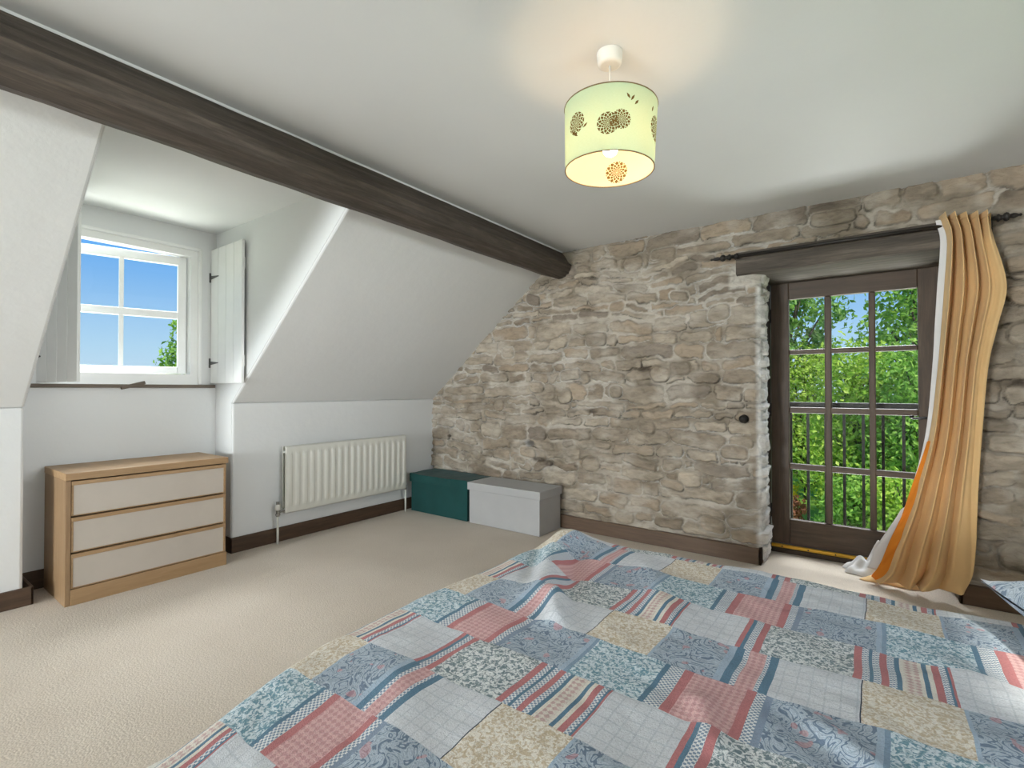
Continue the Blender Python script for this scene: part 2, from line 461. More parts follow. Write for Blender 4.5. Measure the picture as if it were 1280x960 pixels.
# ------------------------------------------------------------------ the stone wall
def stone_field(seed, x0, x1, z0, z1):
    """returns f(u, z) -> height (m), colour rgb of a rubble wall laid in wavering courses"""
    rng = random.Random(seed)
    cz = [z0]
    while cz[-1] < z1:
        cz.append(cz[-1] + rng.choice([0.055, 0.065, 0.075, 0.085, 0.1, 0.115, 0.135]))
    cz = np.array(cz)
    nC = len(cz) - 1
    rows = []
    for r in range(nC):
        xs = [x0 - rng.uniform(0, 0.2)]
        h = cz[r + 1] - cz[r]
        while xs[-1] < x1:
            xs.append(xs[-1] + max(0.07, rng.gauss(0.255, 0.105) * (0.8 + 2.2 * h)))
        rows.append(np.array(xs))
    maxn = max(len(r) for r in rows)
    X = np.full((nC, maxn + 1), 1e3)
    for i, r in enumerate(rows): X[i, :len(r)] = r
    R = np.random.RandomState(seed)
    shp = (nC, maxn + 1)
    tone = R.rand(*shp); hue = R.rand(*shp); hgt = R.rand(*shp); gap = R.rand(*shp); tilt = R.rand(*shp) - 0.5; sh = R.rand(*shp); jog = R.rand(*shp); big = R.rand(*shp)
    BIG = [(1.92, 1.62, .095, .055, 0, .6), (1.70, 0.63, .075, .05, -.2, .6), (2.36, 0.9, .07, .05, .1, .8), (1.33, 1.22, .08, .05, 0, .9), (2.2, 0.42, .12, .06, .05, .6), (2.85, .22, .09, .055, .1, .9), (.62, .60, .07, .045, 0, .9), (1.62, 1.14, .075, .06, 0, .9), (2.62, 1.36, .08, .05, 0, .7), (3.0, .75, .09, .05, 0, .8), (2.9, 1.75, .08, .06, -.2, .8), (.9, 1.05, .06, .06, 0, .9), (2.1, 1.18, .06, .05, 0, .9), (1.2, .5, .07, .04, .2, .9), (2.5, 2.25, .1, .04, 0, .7), (3.6, 2.3, .12, .045, 0, .7), (4.5, 1.5, .1, .06, 0, .8), (4.42, .9, .11, .05, 0, .7), (4.45, .3, .1, .07, 0, .8), (1.0, 1.55, .07, .05, 0, .8)]
    for q in range(26): BIG.append((rng.uniform(0.1, 4.7), rng.uniform(0.15, 2.3), rng.uniform(.05, .1), rng.uniform(.03, .06), rng.uniform(-.25, .25), rng.uniform(.55, 1)))
    def f(u, z):
        uw = u + 0.07 * (fbm(u * 3.1, z * 3.1, 5) - 0.5) + 0.05 * (fbm(u * 9, z * 12, 9) - 0.5) + 0.03 * (fbm(u * 30, z * 30, 19) - 0.5)
        zw = z + 0.10 * (fbm(u * 1.7 + 9, z * 2.1, 21) - 0.5) + 0.055 * (fbm(u * 5.5, z * 6, 33) - 0.5) + 0.03 * (fbm(u * 20, z * 24, 41) - 0.5)
        best_h = np.full(u.shape, -1.0); best_i = np.zeros(u.shape, int); best_r = np.zeros(u.shape, int); best_d = np.full(u.shape, 1.0)
        r0 = np.clip(np.searchsorted(cz, zw) - 1, 0, nC - 1)
        i0 = np.zeros(u.shape, int)
        for r in range(nC):
            mk = r0 == r
            if mk.any():
                i0[mk] = np.clip(np.searchsorted(rows[r], uw[mk]) - 1, 0, len(rows[r]) - 1)
        xa = X[r0, i0]; xb = X[r0, np.minimum(i0 + 1, maxn)]
        xb = np.where(xb > 100, xa + 0.2, xb)
        za = cz[r0]; zb = cz[r0 + 1]
        g = 0.001 + 0.015 * gap[r0, i0] ** 1.6
        hw = (xb - xa) / 2 - g; hh = (zb - za) / 2 - g * 0.75
        # some stones are thinner than their course
        thin = np.where(big[r0, i0] < 0.3, 0.72, 1.0)
        hh = hh * thin
        cx = (xa + xb) / 2; czc = (za + zb) / 2 + (1 - thin) * (zb - za) * 0.25 * np.sign(jog[r0, i0] - 0.5)
        dx = uw - cx; dz = zw - czc + tilt[r0, i0] * 0.22 * dx
        rr = np.minimum(hw, hh) * (0.45 + 0.5 * sh[r0, i0])
        qx = np.abs(dx) - hw + rr; qz = np.abs(dz) - hh + rr
        d = np.hypot(np.maximum(qx, 0), np.maximum(qz, 0)) + np.minimum(np.maximum(qx, qz), 0) - rr     # <0 inside a stone
        # boulders laid across the courses
        for k in range(len(BIG)):
            bx, bz, bw, bh, bt, br = BIG[k]
            ddx = u - bx + 0.02 * (fbm(u * 11, z * 11, 7 + k) - 0.5); ddz = z - bz + bt * ddx + 0.02 * (fbm(u * 10, z * 12, 8 + k) - 0.5)
            r_ = min(bw, bh) * br
            ax_ = np.abs(ddx) - bw + r_; az_ = np.abs(ddz) - bh + r_
            db = np.hypot(np.maximum(ax_, 0), np.maximum(az_, 0)) + np.minimum(np.maximum(ax_, az_), 0) - r_
            near = db < 0.012
            d = np.where(near, db, d); dx = np.where(near, ddx, dx); dz = np.where(near, ddz, dz)
            r0 = np.where(near, k % nC, r0); i0 = np.where(near, (k * 7) % 9, i0)
        ed = np.clip(-d / 0.010, 0, 1); ed = ed * ed * (3 - 2 * ed)
        face = (hgt[r0, i0] * 0.016 + 0.006)
        slope = (jog[r0, i0] - 0.5) * 0.10 * dx + (sh[r0, i0] - 0.5) * 0.2 * dz
        rough = 0.020 * (fbm(u * 9, z * 18, 77) - 0.5) + 0.010 * (fbm(u * 30, z * 48, 81) - 0.5)
        h = ed * (face + slope + rough * 1.2) + (1 - ed) * (0.004 * (fbm(u * 12, z * 12, 51) - 0.5)) - 0.011 * np.exp(-((d - 0.001) / 0.0045) ** 2) * np.clip((fbm(u * 5, z * 6, 61) - 0.42) * 6, 0, 1) * np.where(dz < 0, 1.0, 0.35)
        h = h + 0.02 * (fbm(u * 1.1, z * 1.4, 91) - 0.5)
        # colours
        tn = tone[r0, i0][..., None]; hu = hue[r0, i0][..., None]
        c1 = np.array(lin((173, 161, 145))[:3]); c2 = np.array(lin((131, 118, 103))[:3]); c3 = np.array(lin((164, 146, 126))[:3]); c4 = np.array(lin((120, 110, 101))[:3])
        c = c1 * (1 - tn) + c2 * tn
        c = c * (1 + 0.8 * (fbm(u * 10, z * 24, 131, 4) - 0.5))[..., None]
        c = np.where(hu > 0.74, c * 0.35 + c3 * 0.65, c)
        c = np.where((hu < 0.10), c * 0.35 + c4 * 0.65, c)
        mk_m = np.clip((fbm(u * 6, z * 8, 141) - 0.33) * 3.2, 0, 1)[..., None]
        mort = np.array(lin((181, 172, 160))[:3]) * mk_m + np.array(lin((138, 127, 112))[:3]) * (1 - mk_m)
        smear = np.clip((fbm(u * 4.5, z * 7.5, 101) - 0.42) * 3.2, 0, 0.7)[..., None]      # pointing smeared over the faces
        c = c * (1 - smear) + mort * smear
        e3 = ed[..., None]
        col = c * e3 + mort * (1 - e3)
        crack_shade = np.exp(-((d + 0.001) / 0.0045) ** 2) * np.clip((fbm(u * 7, z * 9, 111) - 0.40) * 4, 0, 1)  # dark joint cracks plus shadow under the stones, put into the colour
        col = col * (1 - 0.75 * (crack_shade * np.where(dz < 0, 1.0, 0.4))[..., None])
        return h, col
    return f

SF = stone_field(11, -0.3, 5.2, -0.1, 2.6)
OX0, OX1, OZ = 3.172, 4.192, 2.06         # the doorway through the stone

def stone_mesh(name, us, zs, place, keep):
    Ug, Zg = np.meshgrid(us, zs)
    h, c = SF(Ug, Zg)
    P = place(Ug, Zg, h)
    nu, nz = len(us), len(zs)
    vs = np.stack([a.ravel() for a in P], 1)
    ii = np.arange((nz - 1) * (nu - 1)); jj = ii // (nu - 1); kk = ii % (nu - 1)
    a = jj * nu + kk
    fc = np.stack([a, a + 1, a + nu + 1, a + nu], 1)
    cu = (Ug[:-1, :-1] + Ug[1:, 1:]).ravel() / 2; cz_ = (Zg[:-1, :-1] + Zg[1:, 1:]).ravel() / 2
    fc = fc[keep(cu, cz_)]
    return vs, fc, c.reshape(-1, 3)

def spot(px, pz, hw, hh, u, z):
    return np.exp(-(((u - px) / hw) ** 2 + ((z - pz) / hh) ** 2) ** 2)

parts = []
step = 0.0065
us = np.concatenate([np.arange(-0.05, OX0 - 1e-6, step), [OX0], np.arange(OX0 + step, OX1 - 1e-6, step), [OX1], np.arange(OX1 + step, XR + 0.02, step)])
zs = np.arange(-0.02, H + 0.03, step)
def corner(u):
    return np.where(u < (OX0 + OX1) / 2, OX0 - u, u - OX1)
def place_main(U, Z, h):
    e = np.clip(1 - np.abs(corner(U)) / 0.045, 0, 1) * (Z < OZ)
    hole = spot(1.247, 0.707, 0.055, 0.027, U, Z)
    y = -h + 0.03 * e ** 2 + 0.05 * hole
    return U, y, Z
parts.append(stone_mesh('w', us, zs, place_main, lambda u, z: ~((u > OX0) & (u < OX1) & (z < OZ))))
# reveals, turning the corner into the doorway
ws = np.arange(0, 0.17, step)
zr = zs[zs < OZ + step]
def place_l(U, Z, h):
    w = U - OX0
    y0 = -SF(np.full_like(U, OX0), Z)[0] + 0.03
    k = np.clip(w / 0.03, 0, 1)
    return OX0 + (h + 0.012 * np.sqrt(np.clip(w / 0.05, 0, 1))) * k, y0 + w, Z
parts.append(stone_mesh('l', OX0 + ws, zr, place_l, lambda u, z: u > -1))
def place_r(U, Z, h):
    w = OX1 - U
    y0 = -SF(np.full_like(U, OX1), Z)[0] + 0.03
    k = np.clip(w / 0.03, 0, 1)
    return OX1 - (h + 0.012 * np.sqrt(np.clip(w / 0.05, 0, 1))) * k, y0 + w, Z
parts.append(stone_mesh('r', (OX1 - ws)[::-1], zr, place_r, lambda u, z: u > -1))
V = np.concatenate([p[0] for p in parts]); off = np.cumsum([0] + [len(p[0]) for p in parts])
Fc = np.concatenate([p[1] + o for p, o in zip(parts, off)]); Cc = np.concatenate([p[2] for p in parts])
# whitewashed plaster on the arrises of the doorway, and the dark hole in the wall
ed = np.zeros(len(V))
inside = (np.abs(V[:, 0] - OX0) < 0.05) & (V[:, 2] < OZ - 0.02) & (V[:, 0] < 3.5)
wv = np.clip((fbm(V[:, 2] * 9, V[:, 1] * 20 + 3, 7) - 0.30) * 4, 0, 1)
ed[inside] = (np.clip(1.3 - np.abs(V[inside, 0] - OX0 + 0.004) / 0.022, 0, 1) * (0.35 + 0.65 * wv[inside]))
ed = np.maximum(ed, np.clip(V[:, 1] / 0.02, 0, 1) * 0.8 * (V[:, 0] < 3.5))
Cc = Cc * (1 - ed[:, None]) + np.array(lin((226, 224, 220))[:3]) * ed[:, None]
# plain render patch under the left end of the lintel
pt = np.clip(1.25 - np.maximum(np.abs(V[:, 0] - 3.09) / 0.10, np.abs(V[:, 2] - 1.99) / 0.07), 0, 0.25) * 4 * (V[:, 1] < 0.03)
Cc = Cc * (1 - 0.85 * pt[:, None]) + np.array(lin((196, 190, 180))[:3]) * 0.85 * pt[:, None]
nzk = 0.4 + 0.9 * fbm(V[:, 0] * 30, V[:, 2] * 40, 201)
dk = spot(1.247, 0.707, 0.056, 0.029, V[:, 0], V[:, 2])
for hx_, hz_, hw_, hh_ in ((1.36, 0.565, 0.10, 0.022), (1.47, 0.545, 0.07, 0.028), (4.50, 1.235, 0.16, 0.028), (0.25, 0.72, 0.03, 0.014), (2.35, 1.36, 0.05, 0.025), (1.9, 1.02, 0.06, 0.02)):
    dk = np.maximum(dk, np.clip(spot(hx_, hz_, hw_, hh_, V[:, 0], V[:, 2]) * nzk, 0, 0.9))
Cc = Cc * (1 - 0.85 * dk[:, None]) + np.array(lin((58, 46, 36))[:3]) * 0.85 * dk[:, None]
me = bpy.data.meshes.new('wall_stone')
me.from_pydata(V.tolist(), [], Fc.tolist())
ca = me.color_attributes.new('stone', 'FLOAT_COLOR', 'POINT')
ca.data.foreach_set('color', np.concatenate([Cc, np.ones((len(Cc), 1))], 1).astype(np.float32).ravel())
me.polygons.foreach_set('use_smooth', [True] * len(me.polygons))
me.materials.append(M['stone'])
ws_o = bpy.data.objects.new('wall_far', me); COL.objects.link(ws_o); struct(ws_o)
# the masonry behind the stone face
core = MB()
core.box(-0.3, 0.06, -0.1, OX0 - 0.03, 0.5, H + 0.15); core.box(OX1 + 0.03, 0.06, -0.1, XR + 0.2, 0.5, H + 0.15)
core.box(OX0 - 0.03, 0.06, OZ + 0.06, OX1 + 0.03, 0.5, H + 0.15)
struct(obj('wall_core', core, M['plaster']))

# ------------------------------------------------------------------ skirting boards
SK = 0.112
def sk(name, mb, mat): return struct(obj(name, mb, mat, bevel=0.005, segs=2))
sk('baseboard_left', MB().box(0, DY1 - 0.014, 0, 0.017, -0.0, SK).box(DX, DY1 - 0.014, 0, 0.017, DY1 + 0.0, SK), M['skirting_y'])
sk('baseboard_near', MB().box(0, YB, 0, 0.017, DY0 + 0.045, SK - 0.01).box(DX, DY0 + 0.03, 0, 0.017, DY0 + 0.045, SK - 0.01), M['skirting_y'])
sk('baseboard_dormer', MB().box(DX, DY0, 0, DX + 0.017, DY1, SK), M['skirting_y'])
sk('baseboard_far', MB().box(0, -0.034, 0, OX0 + 0.006, 0.02, SK).box(OX0 - 0.014, -0.034, 0, OX0 + 0.006, 0.28, SK), M['skirting_x'])
sk('baseboard_right', MB().box(OX1 - 0.006, -0.034, 0, XR, 0.02, SK).box(OX1 - 0.006, -0.034, 0, OX1 + 0.014, 0.28, SK), M['skirting_x'])

# ------------------------------------------------------------------ ceiling beam
def rough_bar(prof, y0, y1, n, amp, seed, axis='y'):
    """a hewn timber: profile swept with wandering faces"""
    mb = MB(); k = []
    m = len(prof)
    sub = 4
    pr = []
    for i in range(m):
        a, b = prof[i], prof[(i + 1) % m]
        for s in range(sub): pr.append((a[0] + (b[0] - a[0]) * s / sub, a[1] + (b[1] - a[1]) * s / sub))
    cx = sum(p[0] for p in pr) / len(pr); cz = sum(p[1] for p in pr) / len(pr)
    vs = []
    for j in range(n + 1):
        y = y0 + (y1 - y0) * j / n
        for i, p in enumerate(pr):
            q = fbm(np.array(y * 1.6 + i * 0.7), np.array(i * 0.9 + 0.2), seed) - 0.5 + 0.35 * (float(vnoise(np.array(y * 9), np.array(i * 1.3), seed + 3)) - 0.5)
            d = Vector((p[0] - cx, p[1] - cz)); d = d / d.length * amp * float(q)
            x, z = p[0] + d.x, p[1] + d.y
            vs.append((x, y, z) if axis == 'y' else (y, x, z))
    w = len(pr)
    fs = [(j * w + i, j * w + (i + 1) % w, (j + 1) * w + (i + 1) % w, (j + 1) * w + i) for j in range(n) for i in range(w)]
    fs += [tuple(range(w)), tuple(range((n + 1) * w - 1, n * w - 1, -1))]
    mb.add(vs, fs)
    return mb
bprof = [(1.36, 2.44), (1.585, 2.42), (1.608, 2.392), (1.696, 2.267), (1.674, 2.206), (1.575, 2.17), (1.39, 2.236), (1.30, 2.34)]
bm_o = obj('ceiling_beam', rough_bar(bprof, YB + 0.02, 0.02, 160, 0.016, 3), M['beam'], bevel=0, smooth=False)
tag(bm_o, 'long dark old timber beam running along the top of the sloping ceiling', 'beam')
# thin plaster lip along the top of the beam
struct(obj('trim_1', MB().prism([(1.55, 2.41), (1.612, 2.41), (1.607, 2.396), (1.55, 2.396)], 'y', YB + 0.02, -0.02), M['ceiling']))

# ------------------------------------------------------------------ dormer window
win = bpy.data.objects.new('window_1', None); COL.objects.link(win); win.location = (DX, (WY0 + WY1) / 2, WZ0); struct(win)
FX0, FX1 = DX - 0.10, DX - 0.012
fr = MB()
fr.box(FX0, WY0, WZ0, FX1, WY0 + 0.06, WZ1); fr.box(FX0, WY1 - 0.06, WZ0, FX1, WY1, WZ1)
fr.box(FX0, WY0 + 0.06, WZ1 - 0.06, FX1, WY1 - 0.06, WZ1); fr.box(FX0, WY0 + 0.06, WZ0, FX1, WY1 - 0.06, WZ0 + 0.075)
obj('window_frame', fr, M['white_paint'], win)
# rounded bead round the opening
bd = MB()
bd.box(DX - 0.02, WY1 - 0.012, WZ0, DX + 0.006, WY1 + 0.012, WZ1 + 0.012); bd.box(DX - 0.02, WY0 - 0.012, WZ0, DX + 0.006, WY0 + 0.012, WZ1 + 0.012)
bd.box(DX - 0.02, WY0 - 0.012, WZ1 - 0.012, DX + 0.006, WY1 + 0.012, WZ1 + 0.012)
obj('bead', bd, M['white_paint'], win, bevel=0.008, segs=3)
# casement, hinged on its right and pushed open
CY0, CY1, CZ0, CZ1 = WY0 + 0.062, WY1 - 0.066, WZ0 + 0.08, WZ1 - 0.064
ang = math.radians(-13)
hx = DX - 0.085
Rm = Matrix.Translation((hx, CY1, 0)) @ Matrix.Rotation(ang, 4, 'Z') @ Matrix.Translation((-hx, -CY1, 0))
cs = MB()
cx0, cx1 = hx - 0.022, hx + 0.022
r_ = 0.052
cs.box(cx0, CY0, CZ0, cx1, CY0 + r_, CZ1, Rm); cs.box(cx0, CY1 - r_, CZ0, cx1, CY1, CZ1, Rm)
cs.box(cx0, CY0 + r_, CZ1 - 0.062, cx1, CY1 - r_, CZ1, Rm); cs.box(cx0, CY0 + r_, CZ0, cx1, CY1 - r_, CZ0 + 0.05, Rm)
cas = obj('casement', cs, M['white_paint'], win, bevel=0.005)
mz = 1.748; my = (CY0 + CY1) / 2
gb = MB()
gb.box(cx0 + .006, my - 0.014, CZ0 + 0.04, cx1 - .006, my + 0.014, CZ1 - 0.05, Rm)
gb.box(cx0 + .004, CY0 + 0.04, mz - 0.026, cx1 - .004, CY1 - 0.04, mz + 0.026, Rm)
obj('glazing_bars', gb, M['white_paint'], cas, bevel=0.005)
for a, b in ((CY0 + r_ - .005, my - 0.008), (my + 0.008, CY1 - r_ + .005)):
    for c, d in ((CZ0 + 0.045, mz - 0.02), (mz + 0.02, CZ1 - 0.057)):
        obj('glass_pane', MB().box(hx - 0.002, a, c, hx + 0.002, b, d, Rm), M['glass'], cas)
# window sill board
so = obj('trim_2', MB().box(DX - 0.09, -3.13, 1.212, DX + 0.028, -2.062, 1.2355), M['sill_wood'], bevel=0.003)
struct(so)
# little wooden peg lying across the edge of the sill
Mp = Matrix.Translation((DX + 0.026, -2.582, 1.2295)) @ Matrix.Rotation(math.radians(16), 4, 'X')
pg = obj('wooden_peg', MB().box(-0.012, -0.07, -0.011, 0.014, 0.07, 0.011, Mp), M['sill_wood'], bevel=0.003)
tag(pg, 'small dark wooden peg lying aslant on the edge of the window sill', 'peg')

# shutters: tongued boards with ledges behind and iron T hinges
def shutter(hinge, free_dir, w, label, hinges_side, strap=0.13):
    """hinge (x,y), unit vector along the leaf away from the hinge, board normal to the seen side = hinges_side"""
    z0, z1 = 1.246, 2.262
    root = thing('window_shutter', label, 'shutter', (hinge[0], hinge[1], z0))
    d = Vector((free_dir[0], free_dir[1], 0)).normalized(); n = Vector((hinges_side[0], hinges_side[1], 0)).normalized()
    Mx = Matrix.Identity(4); Mx.col[0][:3] = d; Mx.col[1][:3] = -n; Mx.col[2][:3] = (0, 0, 1); Mx.translation = (hinge[0], hinge[1], 0)
    nb = 4
    for i in range(nb):
        a, b = i * w / nb + 0.0012, (i + 1) * w / nb - 0.0012
        obj('board', MB().box(a, 0, z0, b, 0.02, z1, Mx), M['white_paint'], root, bevel=0.003)
    for z in (z0 + 0.12, z1 - 0.2):
        obj('ledge', MB().box(0.02, 0.02, z, w - 0.02, 0.034, z + 0.08, Mx), M['white_paint'], root, bevel=0.002)
    for z in (1.40, 2.05):
        hb = MB()
        hb.box(-0.014, -0.004, z - 0.036, 0.004, 0.001, z + 0.036, Mx)
        hb.prism([(0.0, z - 0.014), (strap, z - 0.003), (strap, z + 0.003), (0.0, z + 0.014)], 'y', -0.004, 0.0)
        nn = len(hb.v)
        hb.v[-8:] = [tuple(Mx @ Vector(p)) for p in hb.v[-8:]]
        hb.tube([Mx @ Vector((-0.004, -0.006, z - 0.036)), Mx @ Vector((-0.004, -0.006, z + 0.036))], 0.006, 8)
        obj('hinge', hb, M['grey_metal'], root)
    return root
shutter((DX + 0.002, -2.088), (1, 0.0), 0.49, 'white boarded shutter with two iron hinges, folded open beside the sunlit dormer wall, hinges showing', (0, -1))
th = math.radians(63)
shutter((DX + 0.004, -3.06), (math.sin(th), math.cos(th)), 0.29, 'white shutter mostly hidden behind the sloping ceiling edge, covering one end of the dormer window', (math.cos(th), -math.sin(th)), 0.03)

# ------------------------------------------------------------------ glazed door
DYP = 0.40
door = bpy.data.objects.new('door_1', None); COL.objects.link(door); door.location = (3.665, DYP, 0.03); struct(door)
f = MB()
f.box(3.10, 0.165, 0, 3.172, 0.47, 2.06); f.box(4.165, 0.165, 0, 4.24, 0.47, 2.06)
f.box(3.172, 0.38, 1.995, 4.165, 0.47, 2.06); f.box(3.172, DYP - 0.02, 0.0, 4.165, 0.5, 0.05)
obj('door_frame', f, M['frame_wood'], door, bevel=0.004)
LX0, LX1, LZ0, LZ1 = 3.177, 4.158, 0.058, 1.992
GX0, GX1, GZ0, GZ1 = 3.296, 4.038, 0.244, 1.866
leaf = MB()
y0, y1 = DYP - 0.0, DYP + 0.045
leaf.box(LX0, y0, LZ0, GX0, y1, LZ1); leaf.box(GX1, y0, LZ0, LX1, y1, LZ1)
lf = obj('door_leaf', leaf, M['door_wood'], door, bevel=0.006)
rl = MB()
rl.box(GX0, y0, GZ1, GX1, y1, LZ1); rl.box(GX0, y0, LZ0, GX1, y1, GZ0)
obj('rail', rl, M['door_wood_h'], lf, bevel=0.006)
vx = [(3.520, 3.562), (3.777, 3.815)]
hz = [(1.457, 1.493), (1.027, 1.070), (0.612, 0.655)]
mu = MB()
for a, b in vx: mu.box(a, y0 + .002, GZ0, b, y1 - .002, GZ1)
obj('glazing_bars', mu, M['door_wood'], lf, bevel=0.008)
mu = MB()
for a, b in hz: mu.box(GX0, y0 + .004, a, GX1, y1 - .004, b)
obj('glazing_bars', mu, M['door_wood_h'], lf, bevel=0.008)
xs = [GX0] + [v for p in vx for v in p] + [GX1]
zz = [GZ0] + [v for p in sorted(hz) for v in p] + [GZ1]
for i in range(3):
    for j in range(4):
        obj('glass_pane', MB().box(xs[2 * i] - .006, DYP + 0.022, zz[2 * j] - .006, xs[2 * i + 1] + .006, DYP + 0.026, zz[2 * j + 1] + .006), M['glass'], lf)
# handle, hinges, brass strip, threshold
hb = MB()
hb.box(4.085, DYP - 0.006, 0.93, 4.125, DYP, 1.09)
hb.tube([(4.105, DYP, 1.02), (4.105, DYP - 0.05, 1.02), (4.07, DYP - 0.055, 1.018), (4.0, DYP - 0.05, 1.012)], [0.009, 0.009, 0.009, 0.006], 10)
hb.lathe([(0, 0), (.011, .004), (.013, .012), (.009, .02), (0, .022)], 12, Matrix.Translation((4.0, DYP - 0.06, 1.012)) )
obj('door_handle', hb, M['black_metal'], lf)
for z in (0.3, 1.05, 1.75):
    obj('hinge', MB().tube([(3.174, DYP - 0.008, z - 0.05), (3.174, DYP - 0.008, z + 0.05)], 0.008, 10), M['black_metal'], lf)
ob = MB().box(3.178, DYP - 0.03, 0.033, 4.156, DYP + 0.0, 0.056)
obj('draught_strip', ob, M['brass'], door, bevel=0.003)
sc = MB()
for k in range(6): sc.lathe([(0, .0), (.005, .001), (.005, .003), (0, .004)], 10, Matrix.Translation((3.25 + k * 0.165, DYP - 0.03, 0.045)) @ Matrix.Rotation(PI / 2, 4, 'X'))
obj('screw_heads', sc, M['black_metal'], door)
obj('threshold', MB().box(3.172, 0.355, 0.0, 4.19, 0.40, 0.034), M['frame_wood'], door, bevel=0.004)

# lintel over the doorway
lp = [(-0.055, 2.006), (-0.035, 2.0), (0.2, 1.995), (0.42, 1.985), (0.42, 2.12), (0.1, 2.155), (-0.045, 2.155), (-0.055, 2.145)]
li = obj('door_lintel', rough_bar(lp, 3.03, 4.335, 60, 0.012, 8, 'x'), M['lintel'])
tag(li, 'heavy dark oak lintel set in the stone above the glazed door', 'lintel')

# ------------------------------------------------------------------ curtain pole
pole = thing('curtain_pole', 'black iron curtain pole with turned finials above the door lintel', 'curtain pole', (3.67, -0.1, 2.118))
obj('rod', MB().tube([(3.02, -0.1, 2.12), (4.34, -0.1, 2.118)], 0.0115, 12), M['black_metal'], pole, smooth=True)
fp = [(0, -.005), (.012, -.005), (.012, .01), (.02, .014), (.022, .022), (.015, .03), (.012, .045), (.02, .052), (.024, .064), (.02, .076), (.01, .082), (.014, .1), (.012, .115), (.006, .13), (.009, .14), (0, .15)]
obj('finial', MB().lathe(fp, 16, Matrix.Translation((3.02, -0.1, 2.12)) @ Matrix.Rotation(-PI / 2, 4, 'Y')), M['black_metal'], pole, smooth=True)
obj('finial', MB().lathe([(r, h * .72) for r, h in fp], 16, Matrix.Translation((4.335, -0.1, 2.118)) @ Matrix.Rotation(PI / 2, 4, 'Y')), M['black_metal'], pole, smooth=True)
for x in (3.045, 4.30):
    b = MB().tube([(x, -0.1, 2.119), (x, -0.04, 2.119)], 0.008, 8)
    b.lathe([(0, 0), (.022, 0), (.022, .006), (0, .008)], 14, Matrix.Translation((x, -0.045, 2.119)) @ Matrix.Rotation(PI / 2, 4, 'X'))
    b.lathe([(.012, -.012), (.019, -.012), (.019, .012), (.012, .012)], 14, Matrix.Translation((x, -0.1, 2.119)) @ Matrix.Rotation(PI / 2, 4, 'Y'))
    obj('bracket', b, M['black_metal'], pole, smooth=True)

# ------------------------------------------------------------------ curtain
cur = thing('door_curtain', 'mustard yellow curtain gathered at one side of the glazed door, hem pooling on carpet', 'curtain', (4.1, -0.05, 0.0))
# rows: z_left, x_left, y_left, z_right, x_right, y_right
CR = [(2.165, 4.108, -.135, 2.135, 4.315, -.135), (2.135, 4.118, -.14, 2.10, 4.316, -.14), (2.03, 4.140, -.13, 2.00, 4.326, -.13), (1.78, 4.127, -.115, 1.75, 4.372, -.115), (1.55, 4.112, -.11, 1.54, 4.338, -.11),
      (1.336, 4.096, -.11, 1.329, 4.302, -.11), (0.956, 4.059, -.10, 0.967, 4.277, -.10), (0.649, 3.999, -.06, 0.678, 4.262, -.09), (0.451, 3.951, -.03, 0.495, 4.255, -.085),
      (0.27, 3.894, 0.0, 0.33, 4.25, -.08), (0.10, 3.845, 0.03, 0.17, 4.235, -.075), (0.02, 3.80, 0.06, 0.075, 4.20, -.06)]
CA = np.array(CR)
def catm(t):
    t = t * (len(CA) - 1); i = min(int(t), len(CA) - 2); f = t - i
    p0, p1, p2, p3 = CA[max(i - 1, 0)], CA[i], CA[i + 1], CA[min(i + 2, len(CA) - 1)]
    return 0.5 * ((2 * p1) + (-p0 + p2) * f + (2 * p0 - 5 * p1 + 4 * p2 - p3) * f * f + (-p0 + 3 * p1 - 3 * p2 + p3) * f ** 3)
NF = 5.0
def curtain_pt(s, t):
    r = catm(t)
    # pleats crowd towards the door side lower down, the outer side hangs flatter
    q = s
    x = r[1] + (r[4] - r[1]) * q; y = r[2] + (r[5] - r[2]) * q; z = r[0] + (r[3] - r[0]) * q
    amp = (0.047 + 0.010 * math.sin(s * 9 + t)) * (1 - 0.2 * t)
    crowd = s ** (1.0 + 0.35 * min(1, t * 2))
    ph = 2 * PI * NF * ((s + 0.02 * math.sin(7 * s + 3 * t)) * (0.82 + 0.18 * (1 - t)) if t < 2 else s)
    flat = 1.0
    if s > 0.62: flat = 1 - min(0.85, (s - 0.62) / 0.2) * min(1, max(0, (t - 0.05) / 0.15))
    wv = 2.1 * abs(math.sin(0.5 * (ph + 0.5 * math.sin(3.1 * t + s * 2)))) - 1.1 + 0.2 * math.sin(2 * ph + 1.3 + 2 * t) * min(1, 4 * t)
    y -= amp * flat * wv + 0.02 * math.sin(PI * s) * t
    x += 0.006 * math.sin(ph) * flat
    # belly of the loose outer fold
    y -= 0.045 * max(0, (s - 0.62) / 0.38) * math.exp(-((t - 0.30) / 0.16) ** 2)
    if t > 0.85:
        u = (t - 0.85) / 0.15
        y -= 0.05 * u * u * (0.5 + 0.5 * math.sin(ph * 0.8 + 1)); x -= 0.02 * u * u * math.sin(ph * 0.5)
        z = max(z, 0.012 + 0.006 * math.sin(ph))
    return (x, y, max(z, 0.008))
cb = MB().grid(curtain_pt, 130, 110)
obj('curtain_cloth', cb, M['curtain'], cur, smooth=True, solid=0.004)
# pencil-pleat heading tape ruffle and the folded top corner at the leading edge
def ruff(s, t):
    p = curtain_pt(s, 0.02 + 0.05 * (1 - t))
    return (p[0], p[1] - 0.005 - 0.012 * t * (1 - t), p[2] + 0.016 * t - 0.004)
obj('heading', MB().grid(ruff, 120, 8), M['curtain'], cur, smooth=True, solid=0.004)
